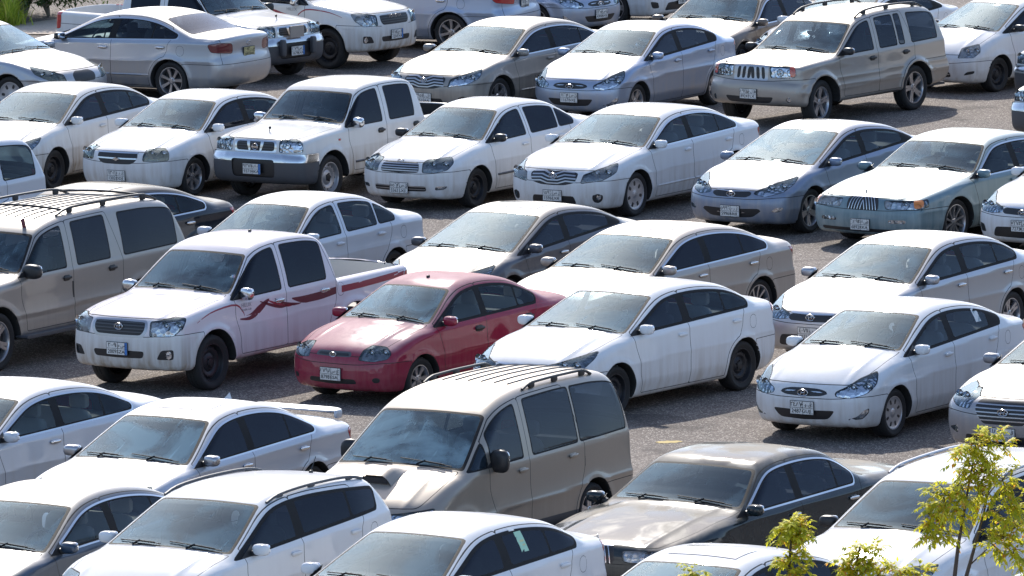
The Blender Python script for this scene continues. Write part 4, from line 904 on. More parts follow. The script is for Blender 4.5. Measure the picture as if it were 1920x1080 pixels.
    if k not in ME:
        ME[k] = []
        for y0, y1 in ((.66, .02), (-.06, -.62)):
            b = MB(); pr = []
            for i in range(9):
                t_ = i / 8; yy = (y0 + (y1 - y0) * t_) * s.hw / .9; xx = s.cowl[0] - s.wsb * (yy / s.hw) ** 2 - .03 - .055 * t_ * (1 if y0 > 0 else .9)
                pr.append((xx, yy, s.hitz(xx, yy) + .014))
            b.tube(pr, .006, 5); b.tube([(pr[5][0] + .06, pr[5][1], pr[5][2] - .03), (pr[4][0], pr[4][1], pr[4][2] + .015)], .010, 5)
            b.tube([(p[0] + .008, p[1], p[2] + .009) for p in pr[1:5]], .006, 5)
            ME[k].append(b.mesh('wiper', [SEAL], 50))
    for m_ in ME[k]: link('wiper', m_, root)
    # cabin
    ic = o.get('int', 'grey'); zf = s.belt(-1.2) - .02
    fm, fh_ = seat_mesh(s, 'front'); rm_, rh = seat_mesh(s, 'rear')
    xs_ = s.cowl[0] - 1.02
    for (m1, m2, px_, py_) in ((fm, fh_, xs_, .36), (fm, fh_, xs_, -.36), (rm_, rh, max(xs_ - .88, s.rhdr[0] - .1), 0)):
        so_ = link('seat', m1, root, [INT[ic]]); so_.location = (px_, py_, zf - .08); link('headrest', m2, so_, [INT[ic]])
    k = ('dash', tn)
    if k not in ME:
        b = MB(); zc = s.cowl[1]; wy = s.hw - .17
        pr = [(s.cowl[0] - .02, zc - .075), (s.cowl[0] - .30, zc - .075), (s.cowl[0] - .48, zc - .10), (s.cowl[0] - .56, zc - .17), (s.cowl[0] - .52, zc - .40), (s.cowl[0] + .02, zc - .45)]
        n = len(pr); ny = 13; pts = []
        for j in range(ny):
            yy = -wy + 2 * wy * j / (ny - 1)
            for i, (a, c) in enumerate(pr): pts.append((a - .10 * (yy / wy) ** 2 * (i < 2), yy, c + (.035 * math.exp(-((yy - .36) / .16) ** 2) if i in (1, 2) else 0)))
        b.grid(pts, ny, n, False, True); ME[k] = b.mesh('dashboard', [DASH['grey']], 60)
        b = MB(); xw, zw = s.cowl[0] - .66, zc - .06
        M_ = Matrix.Rotation(R(-28), 3, 'Y')
        pts = [M_ @ Vector((0, .185 * math.cos(g), .185 * math.sin(g))) + Vector((xw, .36, zw)) for g in [2 * math.pi * i / 22 for i in range(23)]]; b.tube(pts, .014, 6, False)
        b.sbox((xw, .36, zw), (.03, .09, .05), .6, M_, 10, 6); b.tube([M_ @ Vector((0, -.17, 0)) + Vector((xw, .36, zw)), M_ @ Vector((0, .17, 0)) + Vector((xw, .36, zw))], .013, 5); ME[('wheelst', tn)] = b.mesh('steering_wheel', [BLACK], 50)
        b = MB(); b.box(((s.cowl[0] + s.rbase[0]) / 2, 0, .36), ((s.cowl[0] - s.rbase[0]) / 2, s.hw - .12, .02))
        b.box((s.rbase[0] + .30, 0, s.belt(s.rbase[0]) - .10), (.32, s.hw - .22, .02)); b.box((s.rbase[0] + .55, 0, s.belt(s.rbase[0]) - .40), (.02, s.hw - .2, .3)); ME[('floor', tn)] = b.mesh('cabin_floor', [INT['dark']], 30)
        b = MB(); hx_ = s.hdr[0] + .10; b.sbox((hx_, 0, s.hitz(hx_, 0) - .13), (.02, .12, .035), .5, None, 12, 7); b.tube([(hx_ + .02, 0, s.hitz(hx_, 0) - .03), (hx_, 0, s.hitz(hx_, 0) - .11)], .01, 5); ME[('rvm', tn)] = b.mesh('rear_view_mirror', [BLACK], 50)
    link('dashboard', ME[k], root, [DASH[o.get('dash', 'grey')]]); link('steering_wheel', ME[('wheelst', tn)], root); link('cabin_floor', ME[('floor', tn)], root); link('rear_view_mirror', ME[('rvm', tn)], root)
    # front emblem and plates
    em = o.get('emblem', s.emb)
    if em:
        if em[0] not in EM: EM[em[0]] = emblem_mesh(em[0])
        e = link('emblem', EM[em[0]], groot or root); e.location = (s.hitx(0, em[1]) + .016, 0, em[1] - .0)
        if em[0] == 'star': e.location.z = s.hitz(s.nose - .14, 0) + .03; e.location.x = s.nose - .14
    if o.get('plate'):
        n_, l_ = o['plate']; pz = o.get('plz', s.plz); py = o.get('ply', 0.)
        plate(root, None, (s.hitx(.05, pz) + .012 + (.03 if s.bumper2 else 0), py, pz), 1, n_, l_, o.get('blue', False), o.get('platem', PLW))
    if o.get('rplate'):
        n_, l_ = o['rplate']; plate(root, None, (s.hitx(0, .80, -1) - .012, 0, .80), -1, n_, l_, False, o.get('rpm', PLW))
    # roof furniture
    if o.get('sunroof'):
        k = ('sunroof', tn)
        if k not in ME:
            xs = np.linspace(s.hdr[0] - .22, s.hdr[0] - .66, 9); ys = np.linspace(-.40, .40, 11); P_ = [(a, b_, s.hitz(a, b_) + .006) for a in xs for b_ in ys]; b = MB(); b.grid(P_, 9, 11); ME[k] = b.mesh('sunroof', [G['dark']], 60)
        link('sunroof', ME[k], root, [simple('sunroof_glass', (.10, .10, .13), .12, Coat_Weight=1.)])
    if o.get('rails'):
        mt, hgt, yk, xr0, xr1 = o['rails']
        for sg in (1, -1):
            b = MB(); xs = np.linspace(xr0, xr1, 16); pr = []
            for i, xx in enumerate(xs):
                yy = sg * (s.hw * yk); e_ = min(i, 15 - i) / 2.; pr.append((xx, yy, s.hitz(xx, yy) + .012 + hgt * min(1, e_) ** .6))
            b.tube(pr, .017, 7)
            for i in (2, 7, 13): b.sbox((pr[i][0], pr[i][1], pr[i][2] - hgt * .5), (.06, .018, hgt * .55 + .01), .5, None, 10, 6)
            link('roof_rail', b.mesh('roof_rail', [mt], 50), root)
        if o.get('bars'):
            for xx in o['bars']:
                yk_ = s.hw * yk; b = MB(); b.tube([(xx, t * yk_, s.hitz(xx, 0) * .0 + s.hitz(xx, yk_) + .05 + .035 * (1 - t * t)) for t in np.linspace(-1, 1, 9)], .016, 6); link('roof_bar', b.mesh('roof_bar', [BLACK], 50), root)
    if o.get('ribs'):
        x0, x1, ys = o['ribs']; b = MB()
        for yy in ys:
            pr = [(xx, yy, s.hitz(xx, yy) + .004) for xx in np.linspace(x0, x1, 12)]; b.tube(pr, .010, 4)
        link('roof_rib', b.mesh('roof_rib', [DARKP], 50), root)
    if o.get('spoiler'):
        k = ('spoiler', tn); b = MB(); xt = s.tail + .16; zt = s.hitz(xt + .05, 0)
        b.sbox((xt - .02, 0, zt + .07), (.085, s.hw - .30, .014), .35, Matrix.Rotation(.12, 3, 'Y'), 20, 7)
        for sg in (-1, 1): b.sbox((xt - .0, sg * (s.hw - .31), zt + .03), (.07, .022, .05), .5, None, 10, 7)
        link('rear_wing', b.mesh('rear_wing', [P], 50), root)
    if o.get('antenna'):
        ax, ay, ln = o['antenna']; b = MB(); z0 = s.hitz(ax, ay); b.sbox((ax, ay, z0 + .01), (.03, .015, .02), .6, None, 8, 6); b.tube([(ax, ay, z0 + .02), (ax - ln * .6, ay, z0 + ln)], .005, 5); link('antenna', b.mesh('antenna', [BLACK], 50), root)
    if o.get('fin'):
        b = MB(); ax = s.rhdr[0] + .12; z0 = s.hitz(ax, 0); b.add([(ax + .09, 0, z0), (ax - .06, -.02, z0 - .005), (ax - .06, .02, z0 - .005), (ax - .05, 0, z0 + .07)], [(0, 1, 3), (0, 3, 2), (1, 2, 3)]); link('roof_fin', b.mesh('roof_fin', [P], 10), root)
    if s.running:
        for sg in (1, -1):
            b = MB(); b.sbox(((s.xa + s.xc) / 2, sg * (s.hw + .02), .40), (1.25, .11, .025), .2); link('running_board', b.mesh('running_board', [DARKP], 50), root)
    if o.get('extra'): o['extra'](root, s, P)
    return root
# ================================================================ the setting
def ground_mat(name, a, b, spk=.5, bump=.6):
    m, nt, p, o = newmat(name); tc = nd(nt, 'ShaderNodeTexCoord').outputs['Object']
    n1 = nd(nt, 'ShaderNodeTexNoise', {'Vector': tc, 'Scale': .35, 'Detail': 6., 'Roughness': .6}).outputs[0]
    n2 = nd(nt, 'ShaderNodeTexNoise', {'Vector': tc, 'Scale': 40., 'Detail': 3., 'Roughness': .8}).outputs[0]
    v = nd(nt, 'ShaderNodeTexVoronoi', {'Vector': tc, 'Scale': 64.}); vc = nd(nt, 'ShaderNodeSeparateColor', {0: v.outputs['Color']}).outputs[0]
    c = mixc(nt, maprange(nt, n1, .32, .68), a, b)
    c = mixc(nt, mul(nt, maprange(nt, n2, .42, .68), spk), c, (.32, .27, .23))
    c = mixc(nt, mul(nt, maprange(nt, vc, .80, .97), spk), c, (.66, .60, .53)); c = mixc(nt, mul(nt, maprange(nt, vc, .30, .05), spk), c, (.055, .05, .048))
    ns = nd(nt, 'ShaderNodeTexNoise', {'Vector': tc, 'Scale': .9, 'Detail': 4., 'Distortion': 1.}).outputs[0]
    c = mixc(nt, maprange(nt, ns, .57, .70, 0., .6), c, (.07, .06, .055))
    nt.links.new(c, p.inputs['Base Color']); p.inputs['Roughness'].default_value = .92; p.inputs['Specular IOR Level'].default_value = .25
    bp = nd(nt, 'ShaderNodeBump', {'Strength': bump, 'Distance': .012, 'Height': v.outputs['Distance']}); nt.links.new(bp.outputs[0], p.inputs['Normal']); return m
def sheet(name, x0, x1, y0, y1, z, m, n=1):
    xs = np.linspace(x0, x1, n + 1); ys = np.linspace(y0, y1, n + 1); V = [(a, b, z) for a in xs for b in ys]
    F = [(i * (n + 1) + j, (i + 1) * (n + 1) + j, (i + 1) * (n + 1) + j + 1, i * (n + 1) + j + 1) for i in range(n) for j in range(n)]
    return tag(link(name, mesh_from(name, V, F, mats=[m])), kind='structure')
sheet('ground', -1500, 1500, -1500, 1500, -.02, ground_mat('sandy_ground', (.24, .19, .15), (.30, .24, .18), .3), 2)
sheet('car_park_surface', -40, 40, 55, 159.5, 0, ground_mat('worn_asphalt', (.105, .086, .076), (.158, .131, .112), .65), 1)
# low bare hills put in beyond the frame to darken what car tops reflect
V = []; F = []; rnd = random.Random(2); nh = 120
for i in range(nh):
    a = 2 * math.pi * i / nh; r_ = 640 + 60 * math.sin(3 * a); hh = (92 if math.sin(a) > 0 else 46) * (1 + .18 * math.sin(7 * a) + .1 * math.sin(17 * a + 1) + rnd.uniform(-.05, .05))
    for k, (q_, z_) in enumerate(((0, -1), (60, hh * .45), (130, hh * .85), (200, hh), (420, -1))): V.append(((r_ + q_) * math.cos(a), 100 + (r_ + q_) * math.sin(a), z_ * (1 if k in (0, 4) else 1 + rnd.uniform(-.06, .06))))
for i in range(nh):
    for k in range(4): F.append((i * 5 + k, ((i + 1) % nh) * 5 + k, ((i + 1) % nh) * 5 + k + 1, i * 5 + k + 1))
tag(link('added_hill_screen', mesh_from('added_hill_screen', V, F, mats=[simple('added_hillside', (.15, .12, .095), .95)])), kind='structure')
# faded yellow paint dash on the asphalt
def blob(name, cx, cy, a, b, ang, z, m, seed=1, kind='structure'):
    rnd = random.Random(seed); P = []
    for i in range(28):
        g = 2 * math.pi * i / 28; r = 1 + rnd.uniform(-.22, .22); u, v = a * r * math.cos(g), b * r * math.sin(g)
        P.append((cx + u * math.cos(ang) - v * math.sin(ang), cy + u * math.sin(ang) + v * math.cos(ang), z))
    me = bpy.data.meshes.new(name); me.from_pydata(P, [], [tuple(range(28))]); me.materials.append(m); return tag(link(name, me), kind=kind)
q = at(1255, 829); blob('yellow_marking', q.x, q.y, .16, .10, .2, .004, simple('faded_yellow_paint', (.48, .36, .14), .9), 3)
# ---------------------------------------------------------------- vehicles
WHT = dict(top=.25, low=.42)
PW = paint('white_paint', (.76, .77, .78), 0, .22, .5, tone=(.42, .35, .28)); PW2 = paint('dusty_white_paint', (.73, .73, .72), 0, .3, .95, tone=(.40, .33, .26)); PWG = paint('greyish_white_paint', (.60, .62, .66), .25, .3, .4)
PS = paint('silver_paint', (.40, .42, .46), .75, .45, .45, rough=.4, coat=.7, crough=.16); PSB = paint('blue_silver_paint', (.32, .39, .52), .7, .42, .4, rough=.4, coat=.7, crough=.16); PB = paint('beige_paint', (.38, .34, .31), .6, .42, .4, coat=.7, crough=.16)
PG = paint('warm_grey_paint', (.25, .24, .23), .6, .45, .5, coat=.7, crough=.16); PGB = paint('blue_grey_paint', (.20, .25, .35), .6, .42, .4, coat=.7, crough=.16); PDG = paint('dark_grey_paint', (.08, .085, .105), .4, .48, .3, coat=.7, crough=.18)
PR = paint('dark_red_paint', (.27, .018, .045), .0, .75, .10, coat=1., blotch=.0, tone=(.62, .46, .44)); PT = paint('teal_paint', (.12, .20, .235), .35, .5, .4, coat=.7, crough=.16, tone=(.50, .54, .52)); PBR = paint('brown_paint', (.14, .105, .085), .4, .5, .5, coat=.7, crough=.16)
PDK = paint('dark_green_paint', (.012, .022, .028), .0, .70, .10, coat=1., blotch=.75); PNV = paint('navy_paint', (.02, .045, .085), .3, .45, .12, coat=.9, crough=.15); PCH = paint('charcoal_paint', (.012, .018, .028), .2, .5, .05, coat=1.)
PCG = paint('champagne_paint', (.34, .29, .24), .5, .38, .25, coat=.8, crough=.16); PSG = paint('grey_silver_paint', (.28, .29, .33), .7, .45, .4, coat=.7, crough=.16); PPW = paint('pinkish_white_paint', (.73, .70, .71), .0, .2, .6, tone=(.46, .35, .35))
BEDW = paint('bare_white_bed', (.62, .60, .56), 0, .3, .3, coat=.1)
def decal(root, s, pts, m, name='stripe', sides=(1, -1), off=.004):
    for sg in sides:
        V = []; n = len(pts); P = np.array(pts); 
        for i in range(n):
            for t in (-1, -.33, .33, 1): 
                z = P[i, 1] + P[i, 2] * t; V.append((P[i, 0], sg * (s.hity(P[i, 0], z) + off), z))
        F = [(i * 4 + j, (i + 1) * 4 + j, (i + 1) * 4 + j + 1, i * 4 + j + 1) for i in range(n - 1) for j in range(3)]
        link(name, mesh_from(name, V, F, mats=[m]), root)
def rib(pts, k=14):
    """resample (x, z, half width) control points smoothly"""
    P = np.array(pts, float); t = np.linspace(0, len(P) - 1, k); out = []
    for u in t:
        i = min(int(u), len(P) - 2); f = u - i; p0, p1, p2, p3 = P[max(i - 1, 0)], P[i], P[i + 1], P[min(i + 2, len(P) - 1)]
        out.append(.5 * (2 * p1 + (p2 - p0) * f + (2 * p0 - 5 * p1 + 4 * p2 - p3) * f * f + (3 * p1 - p0 - 3 * p2 + p3) * f ** 3))
    return out
def side_text(root, s, txt, x, z, size, m, name='lettering'):
    V, F = text_mesh(txt, size); b = MB(); b.add([(x - p[0], s.hity(x, z) + .006 + p[2], z + p[1]) for p in V], F); link(name, b.mesh(name, [m], 30), root)
MAR = simple('maroon_film', (.13, .02, .035), .35); RDF = simple('red_film', (.30, .03, .05), .35); GRF = simple('grey_film', (.10, .05, .06), .4); PAPER = simple('white_paper', (.75, .76, .74), .7); GREENP = simple('green_paper', (.42, .68, .50), .7)
def ex_swoosh(root, s, P):
    decal(root, s, rib([(.35, .90, .004), (.05, 1.00, .008), (-.45, 1.04, .012), (-.62, .94, .012), (-.66, .88, .016)]), RDF)
    decal(root, s, rib([(-.56, .85, .014), (-.78, .85, .038), (-.98, .925, .054), (-1.14, 1.0, .032), (-1.20, 1.03, .006)]), MAR)
    for i in range(3): decal(root, s, rib([(-1.0 - .16 * i, 1.02 - .0 * i, .006), (-1.22 - .16 * i, .955 - .01 * i, .020), (-1.45 - .16 * i, .90 - .0 * i, .017), (-1.62 - .14 * i, .90, .003)]), (MAR, RDF, MAR)[i])
    decal(root, s, rib([(-1.70, .98, .010), (-1.95, .94, .046), (-2.3, .945, .052), (-2.68, .975, .046)]), MAR); decal(root, s, rib([(-2.80, .975, .044), (-3.4, .99, .040), (-4.33, 1.03, .042)]), RDF)
    side_text(root, s, 'HILUX', -.70, 1.01, .075, simple('grey_lettering', (.3, .3, .32), .4)); side_text(root, s, 'Double Cab', -.70, .955, .045, simple('grey_lettering', (.3, .3, .32), .4))
def ex_swoosh_far(root, s, P):
    decal(root, s, rib([(.35, .92, .004), (.05, 1.0, .008), (-.4, 1.03, .012), (-.6, .94, .012), (-.62, .88, .016)]), RDF)
    decal(root, s, rib([(-.56, .86, .010), (-.9, .9, .04), (-1.3, 1.0, .03), (-1.8, .97, .03), (-2.6, .98, .02)]), RDF)
    V, F = text_mesh('HILUX', .08); b = MB(); b.add([(-.75 + p[0], -(s.hity(-.75, 1.02) + .006 + p[2]), 1.02 + p[1]) for p in V], F); link('lettering', b.mesh('lettering', [simple('grey_lettering', (.3, .3, .32), .4)], 30), root)
def sheet_on_glass(root, s, x0, x1, z0, z1, m, name='sticker', lean=0.):
    V = []; nx = 3
    for i in range(nx + 1):
        for j in range(nx + 1):
            z = z0 + (z1 - z0) * j / nx; x = x0 + (x1 - x0) * i / nx + lean * (z - z0); V.append((x, s.hity(x, z) + .004, z))
    F = [(i * 4 + j, (i + 1) * 4 + j, (i + 1) * 4 + j + 1, i * 4 + j + 1) for i in range(nx) for j in range(nx)]
    link(name, mesh_from(name, V, F, mats=[m]), root)
def ex_g3(root, s, P):
    sheet_on_glass(root, s, -1.86, -1.99, 1.13, 1.33, GREENP); sheet_on_glass(root, s, -1.80, -1.90, 1.345, 1.375, PAPER); sheet_on_glass(root, s, -1.90, -1.97, 1.19, 1.26, simple('yellow_print', (.65, .6, .3), .7))
def ex_e4(root, s, P): sheet_on_glass(root, s, -2.12, -2.24, 1.15, 1.31, PAPER)
def ex_ornament(root, s, P):
    b = MB(); b.tube([(.42, 0, s.hitz(.42, 0)), (.40, 0, s.hitz(.42, 0) + .05)], .006, 5); b.sbox((.40, 0, s.hitz(.42, 0) + .065), (.012, .022, .022), .6, None, 8, 6); link('hood_ornament', b.mesh('hood_ornament', [BLACK], 40), root)
    for sg in (1, -1):
        b = MB(); z = .90; x = -.22; b.sbox((x, sg * (s.hity(x, z) + .002), z), (.035, .012, .018), .7); link('side_marker', b.mesh('side_marker', [AMBER if sg < 0 else REDL], 50), root)
def ex_scoop(root, s, P):
    xs = np.linspace(.02, .40, 8); b = MB(); 
    pts = [];
    for i, x in enumerate(xs):
        hgt = .10 * min(1., (i + .3) / 4.)
        for j in range(9):
            y = -.22 + .44 * j / 8; e = 1 - abs(j - 4) / 4.; pts.append((x, y, s.hitz(x, y) + .004 + hgt * min(1., e * 2.6)))
    b.grid(pts, 8, 9); b.cur = 1; x = xs[-1] - .01; b.add([(x, y, s.hitz(x, 0) + zz) for y, zz in ((-.17, .012), (.17, .012), (.15, .08), (-.15, .08))], [(0, 1, 2, 3)]); link('hood_scoop', b.mesh('hood_scoop', [P, BLACK], 60), root)
def ex_flag(root, s, P):
    b = MB(); x = s.hdr[0] - .12; z = s.hitz(x, .55); b.add([(x, .55, z), (x - .02, .60, z), (x - .01, .58, z + .13), (x + .03, .54, z + .11)], [(0, 1, 2, 3), (3, 2, 1, 0)]); link('roof_pennant', b.mesh('roof_pennant', [MAR], 20), root)
    for sg in (1,):
        for xx in (s.xb + .02,): 
            b = MB(); b.box((xx, sg * (s.hity(xx, .85) + .003), .86), (.012, .006, .13)); link('door_edge_guard', b.mesh('door_edge_guard', [BLACK], 30), root)
def ex_guard(root, s, P):
    b = MB()
    for y in (-.38, .38): b.sbox((s.nose + .05, y, .60), (.05, .05, .15), .4)
    link('bumper_overrider', b.mesh('bumper_overrider', [DARKP], 50), root)
    b = MB(); b.box((s.nose + .03, 0, .86), (.006, .17, .10)); link('grille_plate', b.mesh('grille_plate', [simple('bare_metal_sheet', (.34, .31, .29), .5, .5)], 30), root); ex_ornament(root, s, P)
def ex_camry_rear(root, s, P):
    b = MB(); x = s.hitx(0, .93, -1) - .006; ring(b, (x, 0, .95), .05, .035, .006); link('rear_emblem', b.mesh('rear_emblem', [CHROME], 40), root)
A5_, A6_, A7_, A8_, A10_ = ('alloy', 5), ('alloy', 6), ('alloy', 7), ('alloy', 8), ('alloy', 10); ST = ('steel', 0); ST1 = ('steel', 1); C7_, C8_ = ('cap', 7), ('cap', 8)
RA = dict
